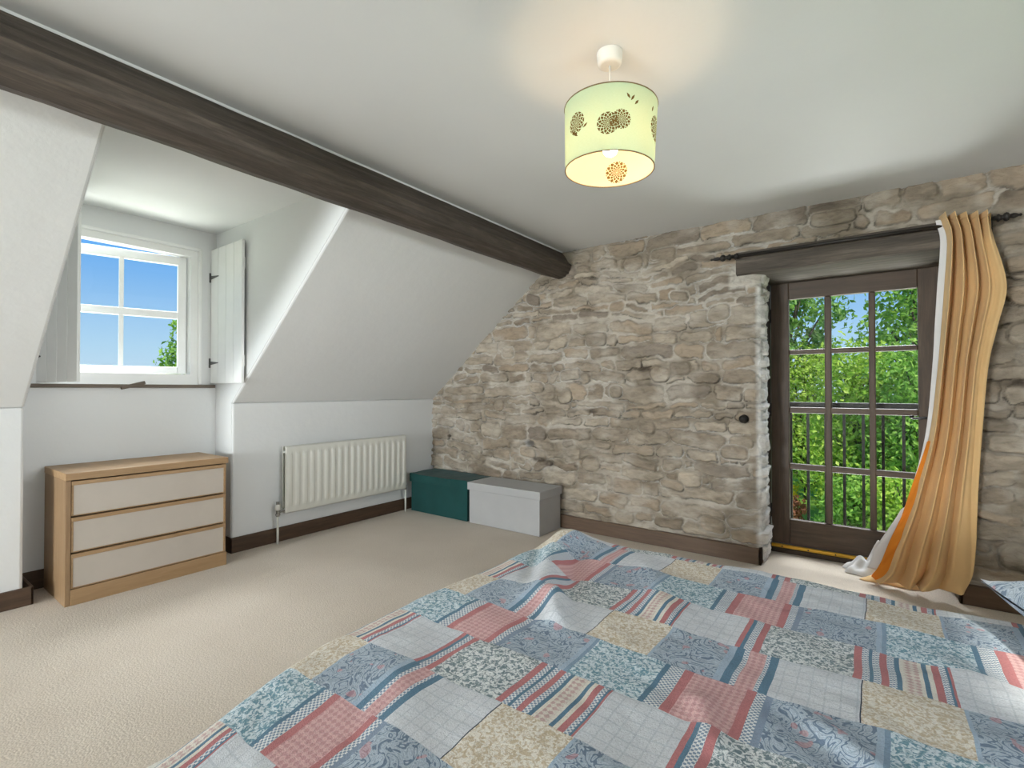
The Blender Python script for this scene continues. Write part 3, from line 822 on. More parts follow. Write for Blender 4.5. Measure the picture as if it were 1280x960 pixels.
# white lining turned out along the leading edge
def lin_pt(s, t):
    r = catm(0.06 + t * 0.86)
    w = 0.020 + 0.008 * math.sin(t * 7) if t < 0.75 else 0.026 + 0.05 * min(1, (t - 0.75) * 6)
    return (r[1] - w * (1 - s) + 0.018 * s, r[2] + 0.012 * (1 - s) + 0.018 + 0.006 * math.sin(t * 18), r[0])
obj('lining', MB().grid(lin_pt, 8, 90), M['lining'], cur, smooth=True, solid=0.003)
# turned-in curtain edge, daylight through the cloth painted as orange
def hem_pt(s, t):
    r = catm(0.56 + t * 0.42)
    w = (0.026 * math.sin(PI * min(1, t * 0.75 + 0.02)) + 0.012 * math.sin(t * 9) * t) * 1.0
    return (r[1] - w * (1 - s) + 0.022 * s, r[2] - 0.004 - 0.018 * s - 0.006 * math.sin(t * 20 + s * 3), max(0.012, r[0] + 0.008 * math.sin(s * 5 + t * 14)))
obj('hem', MB().grid(hem_pt, 10, 70), M['curtain_backlit'], cur, smooth=True, solid=0.004)
# pooled lining and cloth on the carpet
def pool(cx_, cy_, rx, ry, hgt, seed, rot=0):
    def f(s, t):
        a = 2 * PI * s; rr = t
        k = 1 + 0.16 * math.sin(3 * a + seed) + 0.1 * math.sin(5 * a + 2 * seed)
        x = rx * rr * k * math.cos(a); y = ry * rr * k * math.sin(a)
        z = hgt * (1 - rr ** 2.2) * (0.75 + 0.35 * math.sin(x * 40 + seed) * math.cos(y * 55 + seed * 2)) + 0.006
        c, sn = math.cos(rot), math.sin(rot)
        return (cx_ + c * x - sn * y, cy_ + sn * x + c * y, max(z, 0.006))
    return f
obj('pooled_lining', MB().grid(pool(3.785, 0.22, 0.165, 0.085, 0.11, 1.2, 0.12), 60, 18), M['lining'], cur, smooth=True)
obj('pooled_lining', MB().grid(pool(3.84, 0.30, 0.11, 0.055, 0.20, 2.6, 0.1), 48, 14), M['lining'], cur, smooth=True)
obj('pooled_cloth', MB().grid(pool(3.90, 0.10, 0.16, 0.06, 0.06, 4.0, 0.05), 60, 18), M['curtain'], cur, smooth=True)

# dark knob on the stone by the door
kn = MB().lathe([(0, 0), (.030, 0), (.030, .006), (.014, .010), (.012, .03), (.022, .036), (.027, .048), (.022, .058), (0, .062)], 24, Matrix.Translation((3.072, -0.012, 0.995)) @ Matrix.Rotation(PI / 2, 4, 'X'))
tag(obj('tieback_knob', kn, M['black_metal'], smooth=True), 'small round dark knob fixed to the stone wall beside the door', 'knob')

# ------------------------------------------------------------------ balcony railing outside
ra = thing('balcony_railing', 'black metal balcony railing with upright bars just outside the glazed door', 'railing', (3.67, 0.62, 0.0))
obj('top_rail', MB().box(2.95, 0.595, 1.058, 4.45, 0.64, 1.103), M['black_metal'], ra, bevel=0.004)
obj('bottom_rail', MB().box(2.95, 0.60, 0.02, 4.45, 0.635, 0.055), M['black_metal'], ra, bevel=0.003)
k = 0
x = 3.165
while x < 4.35:
    obj('bar', MB().box(x - 0.009, 0.609, 0.055, x + 0.009, 0.627, 1.058), M['black_metal'], ra)
    x += 0.1147
for x in (2.96, 4.44):
    obj('side_arm', MB().box(x - 0.02, 0.5, 1.06, x + 0.02, 0.62, 1.1).box(x - 0.02, 0.5, 0.02, x + 0.02, 0.62, 0.055).box(x - 0.02, 0.6, 0.02, x + 0.02, 0.635, 1.1), M['black_metal'], ra)

# ------------------------------------------------------------------ radiator
rad = thing('radiator', 'white ribbed panel radiator on the low wall under the sloping ceiling', 'radiator', (0.06, -1.07, 0.235))
RY0, RY1, RZ0, RZ1 = -1.687, -0.452, 0.232, 0.752
def panel_grid(xf, sgn):
    nfl = 19
    ys = [RY0 + (RY1 - RY0) * i / (nfl * 12) for i in range(nfl * 12 + 1)]
    zsr = [RZ0, RZ0 + 0.008, RZ0 + 0.045, RZ0 + 0.06, RZ0 + 0.075, (RZ0 + RZ1) / 2, RZ1 - 0.075, RZ1 - 0.06, RZ1 - 0.045, RZ1 - 0.008, RZ1]
    amp = [0, 0, 0, .5, 1, 1, 1, .5, 0, 0, 0]
    edge = [-.006, 0, 0, 0, 0, 0, 0, 0, 0, 0, -.006]
    vs = []
    for zv, a, e in zip(zsr, amp, edge):
        for y in ys:
            q = (y - RY0) / (RY1 - RY0)
            s_ = 0.5 - 0.5 * math.cos(2 * PI * nfl * q)
            s_ = min(1, max(0, (s_ - 0.22) / 0.5)); s_ = s_ * s_ * (3 - 2 * s_)
            ee = -0.006 if (q < 0.002 or q > 0.998) else 0
            vs.append((xf + sgn * (a * 0.011 * s_ + e + ee), y, zv))
    w = len(ys); m = MB()
    m.add(vs, [(j * w + i, j * w + i + 1, (j + 1) * w + i + 1, (j + 1) * w + i) for j in range(len(zsr) - 1) for i in range(w - 1)])
    return m
m = panel_grid(0.092, 1); obj('front_panel', m, M['radiator'], rad, smooth=True, solid=0.006)
m = panel_grid(0.045, -1); obj('back_panel', m, M['radiator'], rad, smooth=True, solid=0.006)
for y in (RY0 + 0.012, RY1 - 0.012):
    for z in (RZ0 + 0.03, RZ1 - 0.045):
        obj('connector', MB().tube([(0.045, y, z), (0.092, y, z)], 0.012, 10), M['radiator'], rad, smooth=True)
# valve with plastic head and pipe to the floor
vy, vx_ = -1.735, 0.066
va = MB()
va.tube([(vx_, vy, 0.215), (vx_, vy, 0.262)], 0.013, 12); va.tube([(vx_, vy, 0.243), (vx_, vy + 0.06, 0.26)], 0.011, 12)
va.lathe([(0, .0), (.018, .0), (.018, .014), (0, .014)], 6, Matrix.Translation((vx_, vy, 0.222)))
obj('valve', va, M['chrome'], rad, smooth=False)
obj('valve_cap', MB().tube([(vx_, vy, 0.305), (vx_, vy, 0.33)], 0.013, 12), M['chrome'], rad)
obj('valve_head', MB().lathe([(0, 0), (.016, 0), (.019, .008), (.019, .036), (.014, .044), (0, .046)], 18, Matrix.Translation((vx_, vy, 0.262))), M['plastic'], rad, smooth=True)
obj('pipe', MB().tube([(vx_, vy, 0.0), (vx_, vy, 0.225)], 0.0085, 12), M['radiator'], rad, smooth=True)
va = MB().tube([(0.068, RY1 + 0.012, 0.215), (0.068, RY1 + 0.012, 0.262)], 0.012, 12).tube([(0.068, RY1 - 0.03, 0.252), (0.068, RY1 + 0.02, 0.252)], 0.009, 12)
obj('valve', va, M['chrome'], rad)
obj('pipe', MB().tube([(0.068, RY1 + 0.012, 0.0), (0.068, RY1 + 0.012, 0.22)], 0.0085, 12), M['radiator'], rad, smooth=True)
for y in (RY0 + 0.15, RY1 - 0.19): obj('bracket', MB().box(0.001, y, 0.28, 0.032, y + 0.04, 0.7), M['radiator'], rad)

# ------------------------------------------------------------------ storage boxes
def ottoman(x0, x1, y0, y1, hb_, hl, mat, label, sag):
    root = thing('storage_box', label, 'storage box', ((x0 + x1) / 2, (y0 + y1) / 2, 0))
    def soft(a, b, c, d, e, f_, amp, seed, nx=26, ny=14, nz=10):
        bmx = bmesh.new()
        bmesh.ops.create_cube(bmx, size=1)
        bmesh.ops.subdivide_edges(bmx, edges=bmx.edges[:], cuts=14, use_grid_fill=True)
        mb = MB()
        for v in bmx.verts:
            p = v.co
            X = a + (p.x + .5) * (d - a); Y = b + (p.y + .5) * (e - b); Z = c + (p.z + .5) * (f_ - c)
            q = float(fbm(np.array(X * 7 + seed), np.array(Y * 7 + Z * 6), seed)) - 0.5
            ed_ = (1 - (2 * abs(p.x)) ** 6) * (1 - (2 * abs(p.z)) ** 6)
            Y += amp * q * 2 * (-1 if p.y < 0 else 1) * ed_ * (abs(p.y) > .49)
            if p.z > 0.49: Z += amp * 1.5 * q - amp * 0.9 * (1 - (2 * p.x) ** 2) * (1 - (2 * p.y) ** 2)
            if p.z < -0.49 and c > 0.1: Z += amp * 1.6 * (float(fbm(np.array(X * 9 + seed), np.array(Y * 9.0), seed + 5)) - 0.5)
            mb.v.append((X, Y, Z))
        bmx.verts.index_update()
        mb.f = [tuple(v.index for v in fc.verts) for fc in bmx.faces]
        bmx.free()
        return mb
    obj('box_body', soft(x0 + .008, y0 + .008, 0.002, x1 - .008, y1 - .004, hb_, sag * .4, 3), mat, root, bevel=0.004, smooth=False)
    obj('lid', soft(x0 - .004, y0 - .006, hb_ - 0.006, x1 + .006, y1, hb_ + hl, sag, 9), mat, root, bevel=0.007, segs=3)
    return root
ottoman(0.075, 0.828, -0.385, -0.045, 0.298, 0.072, M['green_fabric'], 'dark green fabric storage box in the corner by the radiator', 0.012)
ottoman(0.840, 1.612, -0.388, -0.045, 0.305, 0.062, M['grey_fabric'], 'pale grey fabric storage box against the foot of the stone wall', 0.003)

# ------------------------------------------------------------------ chest of drawers
X0, X1, Y0, Y1, ZT = -0.245, 0.216, -3.021, -2.178, 0.735
ch = thing('chest_of_drawers', 'low oak chest with three wide beige drawer fronts standing in the dormer recess', 'chest of drawers', (0, -2.6, 0))
cb = MB()
cb.box(X0, Y0, 0.0, X1, Y0 + 0.022, ZT - 0.04); cb.box(X0, Y1 - 0.020, 0.0, X1 - 0.012, Y1 - 0.002, ZT - 0.04)
obj('side_panel', MB().box(X0, Y0, 0.0, X1, Y0 + 0.024, ZT - 0.0405), M['oak_side'], ch, bevel=0.002)
obj('side_panel', MB().box(X0, Y1 - 0.022, 0.0, X1 - 0.004, Y1 - 0.003, ZT - 0.0405), M['oak_side'], ch, bevel=0.002)
obj('back_panel', MB().box(X0, Y0 + 0.024, 0.02, X0 + 0.01, Y1 - 0.022, ZT - 0.041), M['oak'], ch)
obj('top', MB().box(X0, Y0 - 0.002, ZT - 0.04, X1 + 0.006, Y1 + 0.008, ZT), M['oak'], ch, bevel=0.003)
obj('plinth', MB().box(X1 - 0.03, Y0 + 0.0245, 0.0, X1 + 0.001, Y1 + 0.001, 0.088), M['oak'], ch, bevel=0.002)
obj('carcass', MB().box(X0 + 0.012, Y0 + 0.0245, 0.05, X1 - 0.03, Y1 - 0.0225, ZT - 0.0415), M['dark_gap'], ch)
for a, b in ((0.494, 0.688), (0.292, 0.486), (0.092, 0.284)):
    dr = obj('drawer', MB().box(X1 - 0.028, Y0 + 0.026, a, X1 - 0.002, Y1 - 0.006, a + 0.006).box(X1 - 0.028, Y0 + 0.026, b - 0.022, X1 + 0.004, Y1 - 0.006, b)
             .box(X1 - 0.028, Y0 + 0.026, a, X1 - 0.002, Y0 + 0.036, b).box(X1 - 0.028, Y1 - 0.02, a, X1 - 0.002, Y1 - 0.006, b), M['oak'], ch, bevel=0.002)
    fp_ = obj('drawer_panel', MB().box(X1 - 0.026, Y0 + 0.034, a + 0.004, X1 - 0.004, Y1 - 0.018, b - 0.0215), M['panel'], dr, bevel=0.001)
    fp_['label'] = 'flat beige drawer panel'

# ------------------------------------------------------------------ pendant lamp
lx, ly = 3.058, -2.143
lamp = thing('pendant_lamp', 'lit pale green drum pendant lamp with cut-out flowers hanging from the ceiling', 'lamp', (lx, ly, H))
obj('ceiling_rose', MB().lathe([(0, -.046), (.030, -.046), (.034, -.0455), (.040, -.042), (.042, -.037), (.0425, -.034), (.0455, -.004), (.0455, 0), (0, 0)], 32, Matrix.Translation((lx, ly, H))), M['plastic'], lamp, smooth=True)
obj('cord', MB().tube([(lx, ly, H - 0.045), (lx + .002, ly, 2.19)], 0.0032, 8), M['plastic'], lamp, smooth=True)
obj('lamp_holder', MB().lathe([(0, .055), (.012, .055), (.019, .045), (.019, .0), (.024, -.002), (.024, -.012), (.018, -.014), (.016, -.03), (0, -.03)], 20, Matrix.Translation((lx + .002, ly, 2.145))), M['plastic'], lamp, smooth=True)
tb = NT('lit_bulb'); 
tb.pbr((1, 0.95, 0.85, 1), 0.4, emis=(1.0, 0.73, 0.45, 1), emis_s=78.0)
bulb = obj('bulb', MB().lathe([(0, -.092), (.012, -.090), (.022, -.082), (.0275, -.068), (.0275, -.054), (.022, -.038), (.015, -.022), (.013, -.0)], 20, Matrix.Translation((lx + .002, ly, 2.125))), tb.mat, lamp, smooth=True)
def mk_shade():
    t = NT('lamp_shade_cotton')
    uv = t.coord('UV')
    sep = t.n('ShaderNodeSeparateXYZ'); t.link(uv, sep.inputs[0])
    U, Vv = sep.outputs[0], sep.outputs[1]
    masks = []
    def flower(u0, v0, R, twist, ph):
        dx = t.m('SUBTRACT', U, u0); dy = t.m('SUBTRACT', Vv, v0)
        r = t.m('SQRT', t.m('ADD', t.m('MULTIPLY', dx, dx), t.m('MULTIPLY', dy, dy)))
        th_ = t.m('ARCTAN2', dy, dx)
        lr = t.m('MULTIPLY', t.m('LOGARITHM', t.m('ADD', r, 0.008), math.e), 6.5)
        a = t.m('SINE', t.m('ADD', t.m('MULTIPLY', th_, 6.0), lr)); b = t.m('SINE', t.m('SUBTRACT', t.m('MULTIPLY', th_, 6.0), lr))
        cell = t.m('GREATER_THAN', t.m('MINIMUM', t.m('ABSOLUTE', a), t.m('ABSOLUTE', b)), 0.30)
        ins = t.m('MULTIPLY', t.m('LESS_THAN', r, R), t.m('GREATER_THAN', r, R * 0.05))
        masks.append(t.m('MULTIPLY', cell, ins))
    def leaf_(u0, v0, L_, W_, ang_):
        dx = t.m('SUBTRACT', U, u0); dy = t.m('SUBTRACT', Vv, v0)
        c, s_ = math.cos(ang_), math.sin(ang_)
        p = t.m('ADD', t.m('MULTIPLY', dx, c), t.m('MULTIPLY', dy, s_)); q = t.m('SUBTRACT', t.m('MULTIPLY', dy, c), t.m('MULTIPLY', dx, s_))
        e = t.m('ADD', t.m('POWER', t.m('ABSOLUTE', t.m('DIVIDE', p, L_)), 1.3), t.m('ABSOLUTE', t.m('DIVIDE', q, W_)))
        masks.append(t.m('LESS_THAN', e, 1.0))
    # u is arc length from the side that faces the room's camera, v is height
    for u0, v0, R in FLW: flower(u0, v0, R, 1, 0)
    for l_ in LFS: leaf_(*l_)
    mk_ = masks[0]
    for q in masks[1:]: mk_ = t.m('MAXIMUM', mk_, q)
    wv = t.noise(t.mapping(uv, (40, 400, 1)), 3, 2)
    c1 = t.ramp(wv, [(0.3, lin((152, 188, 164))), (0.7, lin((164, 196, 174)))])
    df = t.n('ShaderNodeBsdfDiffuse'); t.link(c1, df.inputs[0])
    tl = t.n('ShaderNodeBsdfTranslucent'); tl.inputs[0].default_value = lin((190, 190, 132))
    ge = t.n('ShaderNodeNewGeometry')
    inn = t.n('ShaderNodeBsdfDiffuse'); inn.inputs[0].default_value = lin((206, 190, 166))
    side = t.n('ShaderNodeMixShader'); t.link(ge.outputs['Backfacing'], side.inputs[0]); t.link(df.outputs[0], side.inputs[1]); t.link(inn.outputs[0], side.inputs[2])
    mx = t.n('ShaderNodeMixShader'); mx.inputs[0].default_value = 0.25
    t.link(side.outputs[0], mx.inputs[1]); t.link(tl.outputs[0], mx.inputs[2])
    tr = t.n('ShaderNodeBsdfDiffuse'); tr.inputs[0].default_value = lin((96, 76, 40))
    m2 = t.n('ShaderNodeMixShader'); t.link(mk_, m2.inputs[0]); t.link(mx.outputs[0], m2.inputs[1]); t.link(tr.outputs[0], m2.inputs[2])
    t.link(m2.outputs[0], t.out.inputs[0])
    return t.mat
# u = 0 faces the camera; circumference about 1.0 m
FLW = [(-0.125, 0.118, 0.036), (-0.006, 0.088, 0.036), (0.038, 0.100, 0.032), (0.205, 0.112, 0.042), (0.475, 0.055, 0.042), (-0.530, 0.055, 0.042), (-0.31, 0.12, 0.036)]
LFS = [(0.075, 0.172, 0.012, 0.004, 1.0), (0.060, 0.176, 0.011, 0.004, 2.2), (0.09, 0.160, 0.011, 0.004, 0.9), (-0.085, 0.098, 0.011, 0.004, 0.6), (-0.128, 0.082, 0.014, 0.005, 2.4), (-0.14, 0.090, 0.012, 0.004, 2.0), (0.17, 0.165, 0.012, 0.004, 1.2), (0.005, 0.085, 0.012, 0.004, 2.0), (0.215, 0.075, 0.012, 0.004, 1.8)]
M['shade'] = mk_shade()
zs0, zs1, rs0, rs1 = 1.985, 2.203, 0.156, 0.163
a0 = math.atan2(-3.775 - ly, 3.824 - lx)
Ts = Matrix.Translation((lx, ly, 2.1)) @ Matrix.Rotation(math.radians(1.5), 4, 'Y') @ Matrix.Translation((-lx, -ly, -2.1))
nu, nv = 96, 12
sm = MB(); uvs = []
for j in range(nv + 1):
    for i in range(nu + 1):
        a = a0 - PI + 2 * PI * i / nu
        k = j / nv; r = rs0 + (rs1 - rs0) * k
        sm.v.append(tuple(Ts @ Vector((lx + r * math.cos(a), ly + r * math.sin(a), zs0 + (zs1 - zs0) * k))))
        uvs.append(((a - a0) * 0.16, (zs1 - zs0) * k))
w = nu + 1
sm.f = [(j * w + i, j * w + i + 1, (j + 1) * w + i + 1, (j + 1) * w + i) for j in range(nv) for i in range(nu)]
sh = obj('lamp_shade', sm, M['shade'], lamp, smooth=True, normals=False)
ul = sh.data.uv_layers.new(name='UVMap')
for lp_ in sh.data.loops: ul.data[lp_.index].uv = uvs[lp_.vertex_index]
M['shade_trim'] = plain('shade_wire', (112, 92, 58), 0.6)
for z, r in ((zs0, rs0), (zs1, rs1)):
    obj('shade_ring', MB().tube([Ts @ Vector((lx + r * math.cos(2 * PI * i / 64), ly + r * math.sin(2 * PI * i / 64), z)) for i in range(65)], 0.0022, 6, cap=False), M['shade_trim'], lamp, smooth=True)
for k in range(3):
    a = a0 + 0.7 + k * 2 * PI / 3
    obj('shade_spoke', MB().tube([Ts @ Vector((lx + 0.02 * math.cos(a), ly + 0.02 * math.sin(a), 2.135)), Ts @ Vector((lx + 0.09 * math.cos(a), ly + 0.09 * math.sin(a), 2.15)), Ts @ Vector((lx + rs1 * math.cos(a), ly + rs1 * math.sin(a), zs1))], 0.0018, 6), M['shade_trim'], lamp)

# ------------------------------------------------------------------ bed, quilt, pillow
bed = thing('bed', 'low double bed under the patchwork quilt', 'bed', (3.66, -2.7, 0))
obj('bed_base', MB().box(2.72, -3.58, 0.06, 4.72, -1.88, 0.28), M['bed_base'], bed, bevel=0.02, segs=3)
obj('mattress', MB().box(2.70, -3.60, 0.285, 4.72, -1.86, 0.505), M['mattress'], bed, bevel=0.05, segs=4)
for x in (2.8, 4.6):
    for y in (-3.5, -1.96):
        obj('leg', MB().lathe([(0, 0), (.022, 0), (.028, .065), (0, .065)], 14, Matrix.Translation((x, y, 0))), M['frame_wood'], bed)

def quilt_mesh():
    nu, nv = 300, 300
    u = np.linspace(2.70 - 0.36, 4.62, nu + 1); v = np.linspace(-3.62 - 0.36, -1.84 + 0.34, nv + 1)
    Ug, Vg = np.meshgrid(u, v)
    ix0, ix1, iy0, iy1 = 2.705, 4.9, -3.62, -1.845       # flat area before the cloth rolls over the edge
    cx = np.clip(Ug, ix0, ix1); cy = np.clip(Vg, iy0, iy1)
    dx, dy = Ug - cx, Vg - cy
    Ln = np.hypot(dx, dy) + 1e-9
    R = 0.085
    a = np.minimum(Ln / R, PI / 2)
    out = R * np.sin(a) + np.maximum(Ln - R * PI / 2, 0) * 0.10
    drop = R * (1 - np.cos(a)) + np.maximum(Ln - R * PI / 2, 0)
    X = cx + dx / Ln * out; Y = cy + dy / Ln * out
    top = 0.552
    Z = top - drop
    flat = np.clip(1 - Ln / 0.12, 0, 1)
    # quilting puff, wrinkles and folds
    w = 0.022 * (fbm(Ug * 2.3, Vg * 2.3, 3) - 0.5) + 0.016 * (fbm(Ug * 5 + Vg * 2, Vg * 5, 13) - 0.5) + 0.008 * (fbm(Ug * 13, Vg * 13, 23) - 0.5)
    def fold(p, q, amp, wd, bend=0.0):
        p = np.array(p); q = np.array(q); d = q - p; L = np.hypot(*d); d = d / L
        s = (Ug - p[0]) * d[0] + (Vg - p[1]) * d[1]; n = (Ug - p[0]) * (-d[1]) + (Vg - p[1]) * d[0] + bend * np.sin(np.clip(s / L, 0, 1) * PI)
        m = np.clip(s / L, 0, 1); win_ = np.clip(np.minimum(s / (0.25 * L), (L - s) / (0.25 * L)), 0, 1); win_ = win_ * win_ * (3 - 2 * win_)
        return amp * win_ * np.exp(-(n / wd) ** 2)
    w = w + fold((2.70, -1.80), (3.02, -2.58), 0.036, 0.06, 0.03) - fold((2.79, -1.80), (3.10, -2.50), 0.018, 0.035, 0.03) - fold((2.62, -1.95), (2.95, -2.5), 0.02, 0.04)
    w = w + fold((2.98, -2.38), (3.12, -2.62), 0.030, 0.035) + fold((3.05, -1.9), (3.35, -2.45), 0.014, 0.05, -0.03)
    w = w + fold((3.68, -2.62), (3.98, -2.85), 0.016, 0.03) - fold((3.62, -2.60), (3.92, -2.88), 0.014, 0.03) + fold((3.50, -2.66), (3.60, -2.86), 0.014, 0.03)
    w = w + fold((3.9, -2.1), (4.3, -2.7), 0.012, 0.05) + fold((2.85, -2.9), (3.3, -3.4), 0.012, 0.06)
    w = w + 0.035 * np.exp(-(((Ug - 2.78) / 0.10) ** 2 + ((Vg + 1.90) / 0.09) ** 2))
    side = np.clip(Ln / 0.1, 0, 1)
    Z = Z + w * (1 - 0.75 * side)
    nx, ny = dx / Ln, dy / Ln
    rip = 0.018 * np.sin(Vg * 17 + 2 * fbm(Vg * 3, Ug * 3, 5)) * np.abs(nx) + 0.018 * np.sin(Ug * 15) * np.abs(ny)
    X = X + nx * rip * np.clip(Ln - 0.1, 0, 1) * 3; Y = Y + ny * rip * np.clip(Ln - 0.1, 0, 1) * 3
    # the foot edge swings in towards the near corner
    t_ = np.maximum(0, -3.02 - Vg)
    X = X + 0.55 * t_ ** 1.15 * np.clip(1 - (Ug - 2.4) / 0.9, 0, 1) 
    X = X + 0.02 * (fbm(Vg * 2.2, Ug * 0.5, 44) - 0.5) * side
    return Ug, Vg, X, Y, Z, nu, nv
Ug, Vg, QX, QY, QZ, nu, nv = quilt_mesh()
qm = MB()
qm.v = list(zip(QX.ravel().tolist(), QY.ravel().tolist(), QZ.ravel().tolist()))
w = nu + 1
qm.f = [(j * w + i, j * w + i + 1, (j + 1) * w + i + 1, (j + 1) * w + i) for j in range(nv) for i in range(nu)]
qo = obj('patchwork_quilt', qm, M['quilt'], smooth=True, normals=False)
ul = qo.data.uv_layers.new(name='UVMap')
idx = np.empty(len(qo.data.loops), np.int32); qo.data.loops.foreach_get('vertex_index', idx)
uvf = np.stack([Ug.ravel()[idx], Vg.ravel()[idx]], 1).astype(np.float32)
ul.data.foreach_set('uv', uvf.ravel())
md = qo.modifiers.new('solid', 'SOLIDIFY'); md.thickness = 0.02; md.offset = -1
tag(qo, 'patchwork quilt of blue, pink, cream and grey patches spread over the bed', 'quilt')

# pillow in the same patchwork
M['pillow'] = mk_quilt('patchwork_pillow_cotton', 0.31, 0.22, 1.25)
pw, ph_ = 0.48, 0.70
pm = MB(); puv = []
n_ = 36
Mp = Matrix.Translation((4.385, -2.10, 0.658)) @ Matrix.Rotation(math.radians(16), 4, 'Z') @ Matrix.Rotation(math.radians(-5), 4, 'Y')
for side in (1, -1):
    for j in range(n_ + 1):
        for i in range(n_ + 1):
            a, b = 2 * i / n_ - 1, 2 * j / n_ - 1
            bulge = max(0, (1 - abs(a) ** 2.6)) ** 0.62 * max(0, (1 - abs(b) ** 2.6)) ** 0.62
            k = 1 - 0.075 * (1 - abs(b) ** 2) * abs(a) ** 3; k2 = 1 - 0.06 * (1 - abs(a) ** 2) * abs(b) ** 3
            pm.v.append(tuple(Mp @ Vector((a * pw / 2 * k, b * ph_ / 2 * k2, side * (0.003 + 0.085 * bulge) + 0.018 * (abs(a * b)) ** 3))))
            puv.append((a * pw / 2, b * ph_ / 2))
w = n_ + 1; N0 = w * w
for s_ in (0, 1):
    for j in range(n_):
        for i in range(n_):
            q = (j * w + i, j * w + i + 1, (j + 1) * w + i + 1, (j + 1) * w + i)
            pm.f.append(tuple(k + s_ * N0 for k in (q if s_ == 0 else q[::-1])))
po = obj('pillow', pm, M['pillow'], smooth=True, normals=False)
ul = po.data.uv_layers.new(name='UVMap')
for lp_ in po.data.loops: ul.data[lp_.index].uv = puv[lp_.vertex_index]
tag(po, 'pillow in a patchwork case resting at the head of the bed', 'pillow')

# ------------------------------------------------------------------ garden
def mk_leaf(name, a, b, c):
    t = NT(name)
    at = t.n('ShaderNodeAttribute'); at.attribute_name = 'tone'
    col = t.ramp(at.outputs['Fac'], [(0.0, lin(a)), (0.5, lin(b)), (1.0, lin(c))])
    df = t.n('ShaderNodeBsdfDiffuse'); t.link(col, df.inputs[0])
    tl = t.n('ShaderNodeBsdfTranslucent'); t.link(t.mix(1.0, col, (1.25, 1.3, 0.7, 1), 'MULTIPLY'), tl.inputs[0])
    mx = t.n('ShaderNodeMixShader'); mx.inputs[0].default_value = 0.38
    t.link(df.outputs[0], mx.inputs[1]); t.link(tl.outputs[0], mx.inputs[2]); t.link(mx.outputs[0], t.out.inputs[0])
    return t.mat
M['leaf_a'] = mk_leaf('leaf_fresh', (112, 146, 56), (160, 188, 82), (200, 212, 112))
M['leaf_b'] = mk_leaf('leaf_mid', (88, 128, 56), (132, 170, 80), (170, 198, 104))
M['leaf_c'] = mk_leaf('leaf_tree', (82, 120, 66), (120, 158, 90), (156, 186, 112))
M['leaf_red'] = mk_leaf('leaf_copper', (96, 58, 46), (128, 84, 66), (150, 104, 76))
M['petal'] = mk_leaf('petal_yellow', (196, 176, 40), (226, 206, 60), (240, 224, 90))
M['bark'] = wood('bark', (58, 48, 40), (98, 84, 70), 'z', 1.0, 0.9, 0.6)
def mk_lawn():
    t = NT('lawn')
    co = t.coord()
    n1 = t.noise(co, 0.5, 4); n2 = t.noise(co, 24, 3)
    c = t.ramp(t.m('ADD', t.m('MULTIPLY', n1, 0.6), t.m('MULTIPLY', n2, 0.4)), [(0.3, lin((104, 146, 52))), (0.7, lin((142, 180, 76)))])
    return t.pbr(c, 0.9, t.bump(n2, 0.6, 0.05), spec=0.1)
M['lawn'] = mk_lawn()
GZ = -2.7
gd = MB().box(-60, -60, GZ - 0.2, 60, 90, GZ)
struct(obj('ground', gd, M['lawn']))

def foliage(blobs, n, size, rng):
    """leaves scattered over the shells of ellipsoid clumps; every leaf a bent quad"""
    tot = sum(b[3] ** 2 for b in blobs)
    cs, rs = [], []
    for (x, y, z, r, sq) in blobs:
        k = max(8, int(n * r * r / tot))
        d = rng.normal(size=(k, 3)); d /= np.linalg.norm(d, axis=1)[:, None]
        rad = r * (0.45 + 0.6 * rng.rand(k) ** 0.5)
        lump = 1 + 0.22 * np.sin(d[:, 0] * 7 + x * 3) * np.sin(d[:, 2] * 8 + y) + 0.12 * np.sin(d[:, 1] * 13 + z)
        p = d * (rad * lump)[:, None]; p[:, 2] *= sq
        cs.append(p + np.array([x, y, z])); rs.append(d)
    c = np.concatenate(cs); d = np.concatenate(rs)
    k = len(c)
    nrm = d * 0.6 + rng.normal(size=(k, 3)) * 0.7; nrm /= np.linalg.norm(nrm, axis=1)[:, None]
    t1 = np.cross(nrm, rng.normal(size=(k, 3))); t1 /= np.linalg.norm(t1, axis=1)[:, None]
    t2 = np.cross(nrm, t1)
    s = size * (0.6 + 0.8 * rng.rand(k))[:, None]
    v = np.stack([c - t1 * s, c + t2 * s * 0.5 + nrm * s * 0.15, c + t1 * s, c - t2 * s * 0.5 + nrm * s * 0.15], 1).reshape(-1, 3)
    f = (np.arange(k)[:, None] * 4 + np.arange(4)[None, :])
    tone = np.repeat(np.clip(rng.normal(0.5, 0.24, size=k), 0, 1), 4)
    return v, f, tone

